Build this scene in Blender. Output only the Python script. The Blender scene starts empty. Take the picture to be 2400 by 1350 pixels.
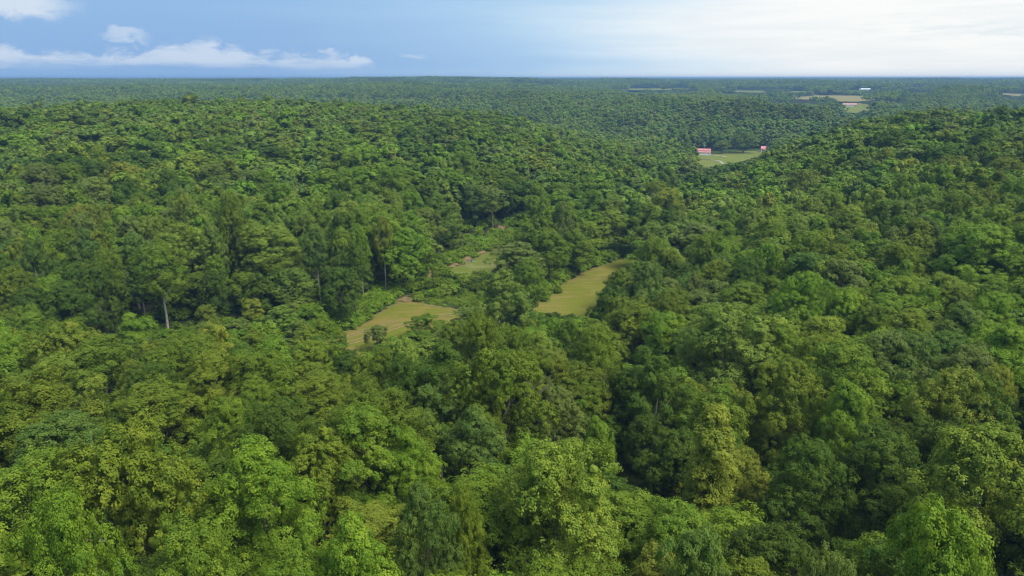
import bpy, math, numpy as np
from mathutils import Vector

# ------------------------------------------------------------------ camera, light, sky, exposure
scene = bpy.context.scene
COL = scene.collection
CAM_Z = 65.0
PITCH = math.atan(492.5 / 1652.0)
cam_data = bpy.data.cameras.new('camera')
cam = bpy.data.objects.new('camera', cam_data)
COL.objects.link(cam)
cam.location = (0, 0, CAM_Z)
cam.rotation_euler = (math.pi / 2 - PITCH, 0, 0)
cam_data.sensor_width = 36.0
cam_data.lens = 36.0 * 1652.0 / 2400.0
cam_data.clip_start = 0.5
cam_data.clip_end = 90000.0
scene.camera = cam

SUN_AZ, SUN_EL = 128.0, 54.0            # degrees clockwise from straight ahead, height
sun_dir = Vector((math.sin(math.radians(SUN_AZ)) * math.cos(math.radians(SUN_EL)),
                  math.cos(math.radians(SUN_AZ)) * math.cos(math.radians(SUN_EL)),
                  math.sin(math.radians(SUN_EL))))
sun_data = bpy.data.lights.new('sun', 'SUN')
sun_data.energy = 5.0
sun_data.angle = math.radians(26)
sun_data.color = (1.0, 0.965, 0.90)
sun = bpy.data.objects.new('sun', sun_data)
COL.objects.link(sun)
sun.rotation_euler = sun_dir.to_track_quat('Z', 'Y').to_euler()

scene.view_settings.view_transform = 'Standard'
scene.view_settings.look = 'None'
scene.view_settings.gamma = 1.0
scene.view_settings.exposure = 0.0
scene.view_settings.use_curve_mapping = False
scene.cycles.max_bounces = 6
scene.cycles.pixel_filter_type = 'BLACKMAN_HARRIS'
scene.cycles.filter_width = 1.15
scene.cycles.diffuse_bounces = 3
scene.cycles.glossy_bounces = 1
scene.cycles.transmission_bounces = 3
scene.cycles.volume_bounces = 0
scene.cycles.transparent_max_bounces = 4

world = bpy.data.worlds.new('World')
scene.world = world
world.use_nodes = True
wt = world.node_tree
wt.nodes.clear()


class NT:
    """small helper to write node trees as expressions"""
    def __init__(s, tree): s.t = tree
    def n(s, kind, **kw):
        nd = s.t.nodes.new(kind)
        for k, v in kw.items(): setattr(nd, k, v)
        return nd
    def put(s, sock, v):
        if isinstance(v, bpy.types.NodeSocket): s.t.links.new(v, sock)
        elif v is not None: sock.default_value = v
    def m(s, op, a, b=None, c=None, clamp=False):
        nd = s.n('ShaderNodeMath', operation=op, use_clamp=clamp)
        for i, v in enumerate((a, b, c)):
            if v is not None: s.put(nd.inputs[i], v)
        return nd.outputs[0]
    def sstep(s, v, lo, hi):
        nd = s.n('ShaderNodeMapRange', interpolation_type='SMOOTHSTEP')
        s.put(nd.inputs['Value'], v); s.put(nd.inputs['From Min'], lo); s.put(nd.inputs['From Max'], hi)
        return nd.outputs[0]
    def mix(s, f, a, b, blend='MIX'):
        nd = s.n('ShaderNodeMix', data_type='RGBA', blend_type=blend)
        s.put(nd.inputs[0], f)
        s.put(nd.inputs[6], a); s.put(nd.inputs[7], b)
        return nd.outputs[2]
    def noise(s, vec, scale, detail=4, rough=0.55, dist=0.0):
        nd = s.n('ShaderNodeTexNoise')
        if vec is not None: s.put(nd.inputs['Vector'], vec)
        nd.inputs['Scale'].default_value = scale
        nd.inputs['Detail'].default_value = detail
        nd.inputs['Roughness'].default_value = rough
        nd.inputs['Distortion'].default_value = dist
        return nd.outputs['Fac']
    def xyz(s, x, y, z):
        nd = s.n('ShaderNodeCombineXYZ')
        for i, v in enumerate((x, y, z)): s.put(nd.inputs[i], v)
        return nd.outputs[0]


def build_sky():
    W = NT(wt)
    tc = W.n('ShaderNodeTexCoord')
    sep = W.n('ShaderNodeSeparateXYZ'); W.put(sep.inputs[0], tc.outputs['Generated'])
    x, y, z = sep.outputs
    az = W.m('DEGREES', W.m('ARCTAN2', x, y)) if False else W.m('MULTIPLY', W.m('ARCTAN2', x, y), 57.29578)
    el = W.m('MULTIPLY', W.m('ARCSINE', z), 57.29578)
    sky = W.n('ShaderNodeTexSky', sky_type='NISHITA')
    sky.sun_disc = False
    sky.sun_elevation = math.radians(SUN_EL)
    sky.sun_rotation = math.radians(SUN_AZ)
    sky.air_density = 1.4
    sky.dust_density = 2.0
    sky.ozone_density = 2.5
    # blue part of the sky: the Nishita sky seen through blue rain haze
    nish = W.mix(1.0, sky.outputs[0], (0.0, 0.0, 0.0, 1), 'ADD')
    haze_blue = (0.28, 0.475, 0.79, 1)
    top_blue = (0.35, 0.60, 0.91, 1)
    hb = W.mix(W.sstep(el, 0.0, 14.0), haze_blue, top_blue)
    # how far round towards the bright cloud bank on the right
    wob = W.m('MULTIPLY', W.m('SUBTRACT', W.noise(W.xyz(W.m('MULTIPLY', az, 0.02), W.m('MULTIPLY', el, 0.22), 3.1), 1.6, 5, 0.55), 0.5), 22.0)
    a2 = W.m('ADD', az, wob)
    away = W.m('ABSOLUTE', W.m('SUBTRACT', a2, 62.0))
    lighter = W.sstep(away, 85.0, 42.0)
    white = W.sstep(away, 64.0, 38.0)
    c1 = W.mix(lighter, hb, (0.55, 0.79, 0.985, 1))
    streak = W.noise(W.xyz(W.m('MULTIPLY', az, 0.045), W.m('MULTIPLY', el, 0.55), 9.7), 2.2, 6, 0.6, 0.4)
    wcol = W.mix(W.sstep(streak, 0.30, 0.62), (0.93, 0.965, 0.97, 1), (1.02, 1.03, 1.02, 1))
    c2 = W.mix(white, c1, wcol)
    # grey wisp in the bank
    gw = W.m('MULTIPLY', W.sstep(W.noise(W.xyz(W.m('MULTIPLY', az, 0.12), W.m('MULTIPLY', el, 0.9), 1.7), 1.6, 5, 0.6), 0.50, 0.62),
             W.m('MULTIPLY', W.sstep(W.m('ABSOLUTE', W.m('SUBTRACT', el, 2.9)), 1.3, 0.1), W.sstep(az, 20.0, 27.0)))
    c3 = W.mix(W.m('MULTIPLY', gw, 0.6), c2, (0.80, 0.88, 0.92, 1))
    # high thin cover overhead
    over = W.m('MULTIPLY', W.sstep(el, 10.0, 45.0), 0.65)
    c4 = W.mix(over, c3, (0.62, 0.70, 0.80, 1))
    # low fair-weather clouds in the blue, a flat-based bank that thins out to the right
    fc = W.n('ShaderNodeFloatCurve')
    cv = fc.mapping.curves[0]
    # (azimuth from -60 to 0 degrees, height of the tops over 5 degrees)
    pts = [(0, .45), (.3, .40), (.42, .47), (.47, .42), (.52, .41), (.56, .50), (.59, .62), (.62, .66), (.65, .56), (.70, .47), (.73, .45), (.76, .50), (.79, .44), (.815, .36), (.835, .1), (.86, 0), (1.0, 0.0)]
    cv.points[0].location = (0, pts[0][1]); cv.points[1].location = (1, 0.0)
    for px_, py_ in pts[1:-1]: cv.points.new(px_, py_)
    fc.mapping.update()
    W.put(fc.inputs['Value'], W.m('DIVIDE', W.m('ADD', az, 60.0), 60.0, clamp=True))
    top = W.m('MULTIPLY', fc.outputs[0], 4.1)
    cn = W.noise(W.xyz(W.m('MULTIPLY', az, 1.0), W.m('MULTIPLY', el, 1.8), 5.0), 0.62, 8, 0.56, 0.3)
    cn2 = W.noise(W.xyz(W.m('MULTIPLY', az, 0.35), W.m('MULTIPLY', el, 1.6), 8.0), 0.55, 5, 0.6)
    e2 = W.m('ADD', el, W.m('MULTIPLY', W.m('SUBTRACT', cn, 0.5), 2.6))
    up = W.sstep(W.m('SUBTRACT', top, e2), -0.1, 0.6)
    base = W.sstep(W.m('ADD', el, W.m('MULTIPLY', W.m('SUBTRACT', cn2, 0.5), 1.2)), 0.45, 1.35)
    bank = W.m('MULTIPLY', W.m('MULTIPLY', up, base), W.sstep(cn2, 0.26, 0.52))
    bank = W.m('MULTIPLY', bank, 0.62)
    # separate small puffs
    def puff(a0, e0, ra, re, amt):
        da = W.m('DIVIDE', W.m('SUBTRACT', az, a0), ra)
        de = W.m('DIVIDE', W.m('SUBTRACT', e2, e0), re)
        q = W.m('SQRT', W.m('ADD', W.m('MULTIPLY', da, da), W.m('MULTIPLY', de, de)))
        return W.m('MULTIPLY', W.sstep(q, 1.0, 0.25), amt)
    for arg in ((-27.4, 2.75, 1.9, .62, .45), (-33.5, 4.6, 4.6, 1.25, .75), (-45, 5.2, 4, 1.0, .5), (-7.6, 1.45, 1.3, .35, .3), (-34, 1.15, 7, .45, .28), (-75, 4, 6, 2, .5), (-95, 6, 9, 2.5, .5)):
        bank = W.m('MAXIMUM', bank, puff(*arg))
    c5 = W.mix(bank, c4, (0.80, 0.875, 0.955, 1))
    low = W.sstep(el, 0.9, 0.0)
    c6 = W.mix(W.m('MULTIPLY', low, 0.35), c5, W.mix(lighter, (0.33, 0.52, 0.80, 1), (0.84, 0.93, 0.98, 1)))
    bg1 = W.n('ShaderNodeBackground'); W.put(bg1.inputs[0], nish); bg1.inputs[1].default_value = 0.06
    bg2 = W.n('ShaderNodeBackground'); W.put(bg2.inputs[0], c6); bg2.inputs[1].default_value = 1.0
    mx = W.n('ShaderNodeMixShader'); mx.inputs[0].default_value = 0.95
    W.t.links.new(bg1.outputs[0], mx.inputs[1]); W.t.links.new(bg2.outputs[0], mx.inputs[2])
    out = W.n('ShaderNodeOutputWorld')
    W.t.links.new(mx.outputs[0], out.inputs[0])


build_sky()
rng = np.random.default_rng(11)

# ------------------------------------------------------------------ the lie of the land
AZ_N = np.array([-60, -40, -30, -20, -10, 0, 7, 14, 20, 25, 30, 36, 60.])
R_N = np.array([5, 40, 70, 100, 130, 150, 172, 200, 250, 320, 400, 500, 600, 740, 850, 1000, 1350, 1750, 2300, 3200, 5000, 9000, 60000.])
Z_T = np.array([
 # -60 -40 -30 -20 -10   0   7  14  20  25  30  36  60
 [13, 13, 13, 13, 13, 13, 13, 13, 13, 13, 13, 14, 16],
 [14, 14, 14, 13, 13, 13, 13, 13, 13, 12, 12, 12, 14],
 [13, 13, 13, 13, 12, 11, 10,  8,  8,  8,  8,  9, 12],
 [12, 10,  9,  8,  7,  6,  5,  5,  5,  6,  6,  8, 12],
 [ 8,  5,  3,  1,  0, -1, -1,  0,  2,  4,  5,  8, 13],
 [ 5,  1, -1, -2, -3, -3, -2,  0,  3,  5,  6,  9, 15],
 [ 4,  0, -1, -1,  0, -2,  0,  0,  3,  5,  7, 11, 18],
 [ 6,  2,  1,  1,  0,  0,  0,  1,  3,  6,  9, 13, 20],
 [12,  8,  7,  6,  4,  0,  0,  0,  3,  7, 12, 16, 24],
 [18, 15, 14, 13, 11,  3, -1, -3,  2, 10, 17, 20, 28],
 [24, 21, 20, 20, 17, 10,  1, -7,  3, 16, 23, 25, 30],
 [30, 26, 28, 28, 24, 15,  0, -9,  0, 17, 25, 28, 30],
 [28, 25, 28, 28, 24, 15, -3,-11, -8, 10, 20, 24, 25],
 [18,  6, 12, 16, 12,  2, -8,-12,-12, -2,  6, 10, 15],
 [14, -4,  2,  5,  4, -6, -8,-10, -6, -2,  2,  6, 15],
 [15,  0,  1,  2,  4,  4,  6, 13, 14, 10,  3,  4, 15],
 [20, 12, 14, 16, 18, 18, 15, 14, 10, 12, 10, 12, 20],
 [25, 20, 22, 24, 28, 26, 20, 16, 18, 20, 22, 20, 26],
 [30, 26, 27, 29, 36, 30, 26, 24, 24, 26, 27, 26, 30],
 [34, 32, 31, 34, 38, 35, 31, 30, 30, 30, 32, 30, 34],
 [36, 34, 34, 34, 36, 35, 34, 33, 33, 33, 32, 32, 36],
 [32, 30, 31, 30, 30, 31, 31, 32, 30, 31, 29, 30, 32],
 [-20]*13], float)

FIELDS = {   # name: (ground height, outline)
 'near':   (0, [(-49,171),(-45,176.2),(-40.3,185.1),(-36.9,196.4),(-34.4,204.7),(-33.1,209.1),(-30.8,203.4),(-25.5,200.5),(-14.7,195.6),(-9,193),(-8,184),(-16.6,178),(-24,168),(-36,155),(-44,153)]),
 'right':  (0, [(4.5,198.4),(12.0,210.0),(18.6,226.9),(28.0,241.7),(43,259),(46,253),(43,237),(35,222),(31,208),(28,192),(22,182),(14,184),(5.6,191.1)]),
 'paddock':(0, [(-22.9,238.7),(-18.6,248.3),(-11.4,261.1),(-6.0,274.5),(-3.2,272.9),(-5.1,259.1),(-5.7,239.4),(-13.8,228.6),(-19.0,229.9)]),
 'farm':   (-12, [(189,742),(203,768),(235,775),(283,790),(290,770),(250,722),(228.7,680),(214.1,665),(190.1,640),(166,632),(169,648)]),
 'ff_barn':(13, [(590,1365),(645,1385),(668,1350),(625.8,1264.7),(536.2,1096.1),(510.3,1106.1)]),
 'ff_big': (20, [(663.8,1747.7),(838.9,1915.4),(950.2,1827.8),(872.4,1639.9),(776.9,1544.5),(656.1,1383.3),(640,1486.8),(620,1544.5),(600,1639.9)]),
 'ff_left':(29, [(397.5,2482.0),(619.3,2581.7),(516.1,2149.6),(344.5,2149.6)]),
 'ff_mid': (26, [(667.4,2290.4),(774.9,2253.2),(667.2,1938.7),(598.7,2053.4)]),
 'ff_mid2':(25, [(809.0,2238.4),(893.9,2238.4),(752.7,1883.1),(699.7,1934.3)]),
 'ff_r':   (30, [(1306.9,2413.0),(1349.1,2413.0),(1131.5,2022.1),(1132.7,2089.9)]),
 'ff_rr':  (22, [(1421.5,2137.5),(1381.2,1972.1),(1140.9,1599.9),(1239.8,1830.3)]),
 'ff_house':(30, [(960,2110),(1060,2130),(1040,2030),(960,1990)]),
}


DIPS = [(8.9, 13.6, 2150, 29), (16.2, 19.2, 2120, 26), (20.0, 21.9, 2040, 25), (19.8, 23.2, 1600, 20), (24.6, 25.9, 1215, 13), (22.8, 28.0, 1520, 20), (28.3, 29.6, 2300, 30), (25.2, 26.6, 2200, 30), (34.0, 35.8, 1940, 22)]   # azimuth from, to, range and height of open ground seen beyond a hollow


def smooth01(t):
    t = np.clip(t, 0, 1); return t * t * (3 - 2 * t)


def poly_sd(x, y, pts):
    """signed distance to a polygon, negative inside"""
    P = np.array(pts, float); Q = np.roll(P, -1, 0)
    x = np.asarray(x, float); y = np.asarray(y, float)
    d = np.full(x.shape, 1e18); ins = np.zeros(x.shape, bool)
    for (ax, ay), (bx, by) in zip(P, Q):
        ex, ey = bx - ax, by - ay
        t = np.clip(((x - ax) * ex + (y - ay) * ey) / (ex * ex + ey * ey), 0, 1)
        d = np.minimum(d, (x - ax - t * ex) ** 2 + (y - ay - t * ey) ** 2)
        cr = ((ay <= y) & (by > y)) | ((by <= y) & (ay > y))
        if ey != 0: ins ^= cr & (x < ax + (y - ay) * ex / ey)
    d = np.sqrt(d)
    return np.where(ins, -d, d)


def vnoise(x, y, seed=0):
    xi = np.floor(x).astype(np.int64); yi = np.floor(y).astype(np.int64)
    fx = smooth01(x - xi); fy = smooth01(y - yi)
    def h(i, j):
        v = (i * 374761393 + j * 668265263 + seed * 1442695041) & 0x7fffffff
        v = ((v ^ (v >> 13)) * 1274126177) & 0x7fffffff
        return ((v ^ (v >> 16)) & 0xffff) / 65535.0
    a, b, c, d = h(xi, yi), h(xi + 1, yi), h(xi, yi + 1), h(xi + 1, yi + 1)
    return (a + (b - a) * fx) * (1 - fy) + (c + (d - c) * fx) * fy


def cat(v0, v1, v2, v3, t):
    return v1 + 0.5 * t * (v2 - v0 + t * (2 * v0 - 5 * v1 + 4 * v2 - v3 + t * (3 * (v1 - v2) + v3 - v0)))


def ground(x, y):
    x = np.asarray(x, float); y = np.asarray(y, float)
    r = np.hypot(x, y)
    az = np.degrees(np.arctan2(x, y))
    az = np.clip(az, -60, 60)
    ia = np.clip(np.interp(az, AZ_N, np.arange(len(AZ_N))), 0, len(AZ_N) - 1.0001)
    ir = np.clip(np.interp(np.log(np.maximum(r, 5)), np.log(R_N), np.arange(len(R_N))), 0, len(R_N) - 1.0001)
    a0 = ia.astype(int); r0 = ir.astype(int); ta = ia - a0; tr = ir - r0
    def col(k):
        rr = np.clip(r0 + k, 0, len(R_N) - 1)
        g = lambda j: Z_T[rr, np.clip(a0 + j, 0, len(AZ_N) - 1)]
        return cat(g(-1), g(0), g(1), g(2), ta)
    z = cat(col(-1), col(0), col(1), col(2), tr)
    n = 1.6 * (vnoise(x / 38, y / 38, 1) - .5) + 3.0 * (vnoise(x / 95, y / 95, 2) - .5) * smooth01((r - 60) / 200)
    n += 13 * (vnoise(x / 260, y / 260, 3) - .5) * smooth01((r - 700) / 700)
    n += 20 * (vnoise(x / 700, y / 700, 4) - .52) * smooth01((r - 1500) / 1500)
    n += 14 * (vnoise(x / 3000, y / 3000, 5) - .5) * smooth01((r - 4500) / 5000)
    n += 10 * (vnoise(x / 9000, y / 9000, 6) - .5) * smooth01((r - 8000) / 8000)
    z = z + n
    if x.ndim and r.max() > 900:
        a_ = np.degrees(np.arctan2(x, y))
        for a0, a1, rn, zp in DIPS:
            w = smooth01((a_ - a0 + 1.5) / 1.5) * smooth01((a1 + 1.5 - a_) / 1.5) * smooth01((r / rn - .5) / .15) * smooth01((1.03 - r / rn) / .03)
            lim = CAM_Z - (CAM_Z - zp) * r / rn - 26
            z = np.where(z > lim, z + (lim - z) * w, z)
    for nm, (zf, pts) in FIELDS.items():
        P = np.array(pts)
        c = P.mean(0); ext = np.abs(P - c).max() + 120
        near = (np.abs(x - c[0]) < ext) & (np.abs(y - c[1]) < ext)
        if not near.any(): continue
        d = poly_sd(x[near], y[near], pts) if x.ndim else poly_sd(x, y, pts)
        w = smooth01(1 - (d - 3) / (14 if nm in ('near', 'right', 'paddock') else 45))
        zl = zf + 0.25 * (vnoise(x / 15, y / 15, 8) - .5)
        if x.ndim: z[near] = z[near] * (1 - w) + (zl[near]) * w
        else: z = z * (1 - w) + zl * w
    return z


def gz(x, y): return float(ground(np.array([x]), np.array([y]))[0])


# ------------------------------------------------------------------ materials
def new_mat(name):
    m = bpy.data.materials.new(name); m.use_nodes = True; m.node_tree.nodes.clear()
    return m, NT(m.node_tree)


def finish(M, shader):
    o = M.n('ShaderNodeOutputMaterial'); M.t.links.new(shader, o.inputs[0])


def princ(M, col, rough=0.8, spec=0.3, bump=None, strength=0.4, dist=0.1):
    b = M.n('ShaderNodeBsdfPrincipled')
    M.put(b.inputs['Base Color'], col); M.put(b.inputs['Roughness'], rough)
    b.inputs['Specular IOR Level'].default_value = spec
    if bump is not None:
        bn = M.n('ShaderNodeBump'); bn.inputs['Strength'].default_value = strength; bn.inputs['Distance'].default_value = dist
        M.put(bn.inputs['Height'], bump); M.t.links.new(bn.outputs[0], b.inputs['Normal'])
    return b.outputs[0]


def leaf_material(name, instanced):
    m, M = new_mat(name)
    if instanced:
        at = M.n('ShaderNodeAttribute', attribute_type='INSTANCER', attribute_name='tint'); tint = at.outputs['Color']
    else:
        tint = M.n('ShaderNodeObjectInfo').outputs['Color']
    tone = M.n('ShaderNodeAttribute', attribute_type='GEOMETRY', attribute_name='tone').outputs['Fac']
    hs = M.n('ShaderNodeHueSaturation')
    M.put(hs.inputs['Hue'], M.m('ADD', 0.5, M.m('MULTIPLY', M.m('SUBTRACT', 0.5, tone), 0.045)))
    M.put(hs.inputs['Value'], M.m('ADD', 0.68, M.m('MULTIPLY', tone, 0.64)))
    M.put(hs.inputs['Color'], tint)
    col = hs.outputs[0]
    s1 = princ(M, col, 0.65, 0.14)
    tr = M.n('ShaderNodeBsdfTranslucent')
    M.put(tr.inputs[0], M.mix(1.0, col, (1.25, 1.2, 0.6, 1), 'MULTIPLY'))
    mx = M.n('ShaderNodeMixShader'); mx.inputs[0].default_value = 0.30
    M.t.links.new(s1, mx.inputs[1]); M.t.links.new(tr.outputs[0], mx.inputs[2])
    finish(M, mx.outputs[0])
    return m


def simple_mat(name, c1, c2, scale=1.0, rough=0.85, spec=0.2, detail=5, bump=0.0):
    m, M = new_mat(name)
    tc = M.n('ShaderNodeTexCoord').outputs['Object']
    f = M.noise(tc, scale, detail, 0.6)
    col = M.mix(M.sstep(f, 0.3, 0.7), (*c1, 1), (*c2, 1))
    finish(M, princ(M, col, rough, spec, f if bump else None, bump, 0.1))
    return m


def pos_noise(M, sx, sy, sz, scale, detail=5, rough=0.6, dist=0.0):
    g = M.n('ShaderNodeNewGeometry').outputs['Position']
    mp = M.n('ShaderNodeMapping'); M.put(mp.inputs['Vector'], g); mp.inputs['Scale'].default_value = (sx, sy, sz)
    return M.noise(mp.outputs[0], scale, detail, rough, dist)


def ground_mat():
    m, M = new_mat('forest_floor')
    a = pos_noise(M, 1, 1, 1, 0.35, 6); b = pos_noise(M, 1, 1, 1, 0.03, 4)
    litter = M.mix(M.sstep(a, 0.35, 0.65), (0.028, 0.032, 0.014, 1), (0.055, 0.045, 0.026, 1))
    green = M.mix(M.sstep(a, 0.3, 0.7), (0.035, 0.062, 0.015, 1), (0.065, 0.105, 0.022, 1))
    finish(M, princ(M, M.mix(M.sstep(b, 0.35, 0.6), litter, green), 1.0, 0.0))
    return m


def field_mat(name, ca, cb, cdry, dry_lo=0.5, dry_hi=0.7, ang=-0.5):
    m, M = new_mat(name)
    g = M.n('ShaderNodeNewGeometry').outputs['Position']
    mp = M.n('ShaderNodeMapping'); M.put(mp.inputs['Vector'], g); mp.inputs['Rotation'].default_value = (0, 0, ang); mp.inputs['Scale'].default_value = (0.16, 1.0, 1.0)
    streak = M.noise(mp.outputs[0], 0.45, 5, 0.65)
    big = pos_noise(M, 1, 1, 1, 0.075, 4, 0.6, 0.5)
    fine = pos_noise(M, 1, 1, 1, 1.6, 5, 0.7)
    c = M.mix(M.sstep(fine, 0.3, 0.7), (*ca, 1), (*cb, 1))
    mixv = M.m('ADD', M.m('MULTIPLY', streak, 0.55), M.m('MULTIPLY', big, 0.45))
    c = M.mix(M.m('MULTIPLY', M.sstep(mixv, dry_lo, dry_hi), 0.8), c, (*cdry, 1))
    at = M.n('ShaderNodeAttribute', attribute_type='GEOMETRY', attribute_name='edge').outputs['Fac']
    e = M.m('MULTIPLY', at, M.sstep(fine, 0.25, 0.6))
    c = M.mix(e, c, M.mix(M.sstep(streak, .4, .6), (0.21, 0.155, 0.075, 1), (0.11, 0.115, 0.03, 1)))
    finish(M, princ(M, c, 1.0, 0.0, fine, 0.5, 0.15))
    return m


MAT = {
    'leaf': leaf_material('tree_foliage', False),
    'leaf_far': leaf_material('forest_foliage', True),
    'bark': simple_mat('grey_brown_bark', (0.10, 0.085, 0.065), (0.20, 0.175, 0.14), 2.5, bump=.4),
    'bark_pale': simple_mat('pale_grey_bark', (0.20, 0.18, 0.15), (0.36, 0.33, 0.28), 2.5, bump=.3),
    'floor': ground_mat(),
    'field': field_mat('mown_grass', (0.120, 0.140, 0.018), (0.150, 0.158, 0.022), (0.215, 0.165, 0.050), .42, .58),
    'field_r': field_mat('mown_grass_green', (0.125, 0.143, 0.020), (0.160, 0.163, 0.026), (0.23, 0.18, 0.060), .45, .60, -0.95),
    'field_p': field_mat('paddock_grass', (0.110, 0.142, 0.022), (0.135, 0.160, 0.030), (0.22, 0.21, 0.11), .50, .64, -0.9),
    'far_grass': field_mat('far_pasture', (0.125, 0.16, 0.03), (0.155, 0.185, 0.036), (0.20, 0.19, 0.06), .45, .65),
    'far_hay': field_mat('far_hayfield', (0.19, 0.18, 0.06), (0.23, 0.205, 0.075), (0.27, 0.22, 0.10), .42, .6),
    'dirt': simple_mat('worn_dirt', (0.18, 0.145, 0.06), (0.26, 0.20, 0.10), 0.8, 0.95, 0.1),
    'clay': simple_mat('bare_clay', (0.13, 0.098, 0.042), (0.21, 0.155, 0.075), 0.7, 0.95, 0.1, bump=.5),
    'gravel': simple_mat('pale_gravel', (0.28, 0.26, 0.21), (0.38, 0.35, 0.29), 0.8, 0.95, 0.1),
    'white': simple_mat('white_siding', (0.74, 0.75, 0.76), (0.82, 0.83, 0.84), 0.6, 0.6, 0.3),
    'red_roof': simple_mat('red_metal_roof', (0.50, 0.17, 0.155), (0.60, 0.25, 0.23), 0.5, 0.45, 0.4),
    'rust_roof': simple_mat('faded_red_roof', (0.42, 0.20, 0.17), (0.55, 0.31, 0.27), 0.35, 0.6, 0.3),
    'white_roof': simple_mat('white_metal_roof', (0.70, 0.73, 0.76), (0.80, 0.82, 0.84), 0.4, 0.4, 0.4),
    'glass': simple_mat('dark_window_glass', (0.03, 0.035, 0.04), (0.05, 0.055, 0.06), 0.5, 0.15, 0.6),
    'dark': simple_mat('dark_door_and_bay_shade', (0.03, 0.028, 0.025), (0.045, 0.04, 0.035), 0.5),  # near-black for doors, and painted shade for the far barn's open bay
    'wood': simple_mat('weathered_wood', (0.22, 0.19, 0.16), (0.34, 0.31, 0.27), 1.2),
    'metal': simple_mat('grey_galvanised_metal', (0.42, 0.44, 0.46), (0.52, 0.54, 0.56), 1.0, 0.45, 0.5),
    'blue': simple_mat('blue_paint', (0.12, 0.20, 0.42), (0.17, 0.27, 0.50), 3.0, 0.5, 0.4),
}

# ------------------------------------------------------------------ helpers for meshes and objects
def mesh_np(name, V, F, mats, fmat=None, tone=None, smooth=False):
    """V (n,3); F (m,k) of one face size, or a list of such arrays"""
    me = bpy.data.meshes.new(name)
    Fs = F if isinstance(F, list) else [F]
    Fs = [np.asarray(f, np.int32) for f in Fs if len(f)]
    V = np.asarray(V, np.float32)
    me.vertices.add(len(V)); me.vertices.foreach_set('co', V.ravel())
    loops = np.concatenate([f.ravel() for f in Fs])
    sizes = np.concatenate([np.full(len(f), f.shape[1], np.int32) for f in Fs])
    starts = np.concatenate([[0], np.cumsum(sizes)[:-1]]).astype(np.int32)
    me.loops.add(len(loops)); me.loops.foreach_set('vertex_index', loops)
    me.polygons.add(len(sizes)); me.polygons.foreach_set('loop_start', starts)
    for mt in mats: me.materials.append(mt)
    if fmat is not None: me.polygons.foreach_set('material_index', np.asarray(fmat, np.int32))
    me.update(calc_edges=True)
    me.validate()
    if tone is not None:
        a = me.attributes.new('tone', 'FLOAT', 'POINT'); a.data.foreach_set('value', np.asarray(tone, np.float32))
    me.polygons.foreach_set('use_smooth', np.full(len(me.polygons), smooth, bool))
    return me


def link(name, me, parent=None, **props):
    o = bpy.data.objects.new(name, me); COL.objects.link(o)
    if parent is not None: o.parent = parent
    for k, v in props.items(): o[k] = v
    return o


class MB:
    """collects boxes, prisms and tubes into one mesh"""
    def __init__(s): s.V = []; s.F = []; s.n = 0
    def add(s, V, F):
        s.V += [tuple(v) for v in V]; s.F += [tuple(i + s.n for i in f) for f in F]; s.n += len(V); return s
    def box(s, x0, x1, y0, y1, z0, z1):
        return s.add([(x0,y0,z0),(x1,y0,z0),(x1,y1,z0),(x0,y1,z0),(x0,y0,z1),(x1,y0,z1),(x1,y1,z1),(x0,y1,z1)],
                     [(0,3,2,1),(4,5,6,7),(0,1,5,4),(1,2,6,5),(2,3,7,6),(3,0,4,7)])
    def slab(s, p, t):
        """a quad p (4 points) thickened by t along its normal"""
        P = [Vector(q) for q in p]; n = (P[1]-P[0]).cross(P[3]-P[0]).normalized() * t
        return s.add([tuple(q) for q in P] + [tuple(q + n) for q in P], [(3,2,1,0),(4,5,6,7),(0,1,5,4),(1,2,6,5),(2,3,7,6),(3,0,4,7)])
    def cyl(s, p0, p1, r0, r1, k=8):
        p0 = Vector(p0); p1 = Vector(p1); d = (p1-p0).normalized()
        a = d.orthogonal().normalized(); b = d.cross(a)
        V = []
        for p, r in ((p0, r0), (p1, r1)):
            for i in range(k):
                t = 2*math.pi*i/k; V.append(tuple(p + (a*math.cos(t) + b*math.sin(t))*r))
        F = [(i, (i+1) % k, k+(i+1) % k, k+i) for i in range(k)] + [tuple(range(k-1, -1, -1)), tuple(range(k, 2*k))]
        return s.add(V, F)
    def obj(s, name, mat, parent=None, **props):
        me = bpy.data.meshes.new(name); me.from_pydata(s.V, [], s.F); me.materials.append(mat); me.update()
        return link(name, me, parent, **props)


def empty(name, loc, rz=0.0, **props):
    o = bpy.data.objects.new(name, None); COL.objects.link(o)
    o.location = loc; o.rotation_euler = (0, 0, rz); o.empty_display_size = 0.5
    for k, v in props.items(): o[k] = v
    return o


# ------------------------------------------------------------------ terrain and fields
def polar_sheet(name, radii, azs, mat, close):
    R, A = np.meshgrid(radii, np.radians(azs), indexing='ij')
    X = R * np.sin(A); Y = R * np.cos(A); Z = ground(X.ravel(), Y.ravel()).reshape(X.shape)
    V = np.stack([X, Y, Z], -1).reshape(-1, 3)
    nr, na = X.shape
    i, j = np.meshgrid(np.arange(nr - 1), np.arange(na if close else na - 1), indexing='ij')
    j2 = (j + 1) % na
    F = np.stack([i * na + j, (i + 1) * na + j, (i + 1) * na + j2, i * na + j2], -1).reshape(-1, 4)
    F = F[:, ::-1]
    if radii[0] < 10:
        V = np.vstack([V, [[0, 0, V[:na, 2].mean()]]]); c = len(V) - 1
        j = np.arange(na)
        T = np.stack([np.full(na, c), (j + 1) % na, j], -1)[:, ::-1]
        return link(name, mesh_np(name, V, [F, T], [mat], smooth=True), kind='structure')
    return link(name, mesh_np(name, V, F, [mat], smooth=True), kind='structure')


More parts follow.
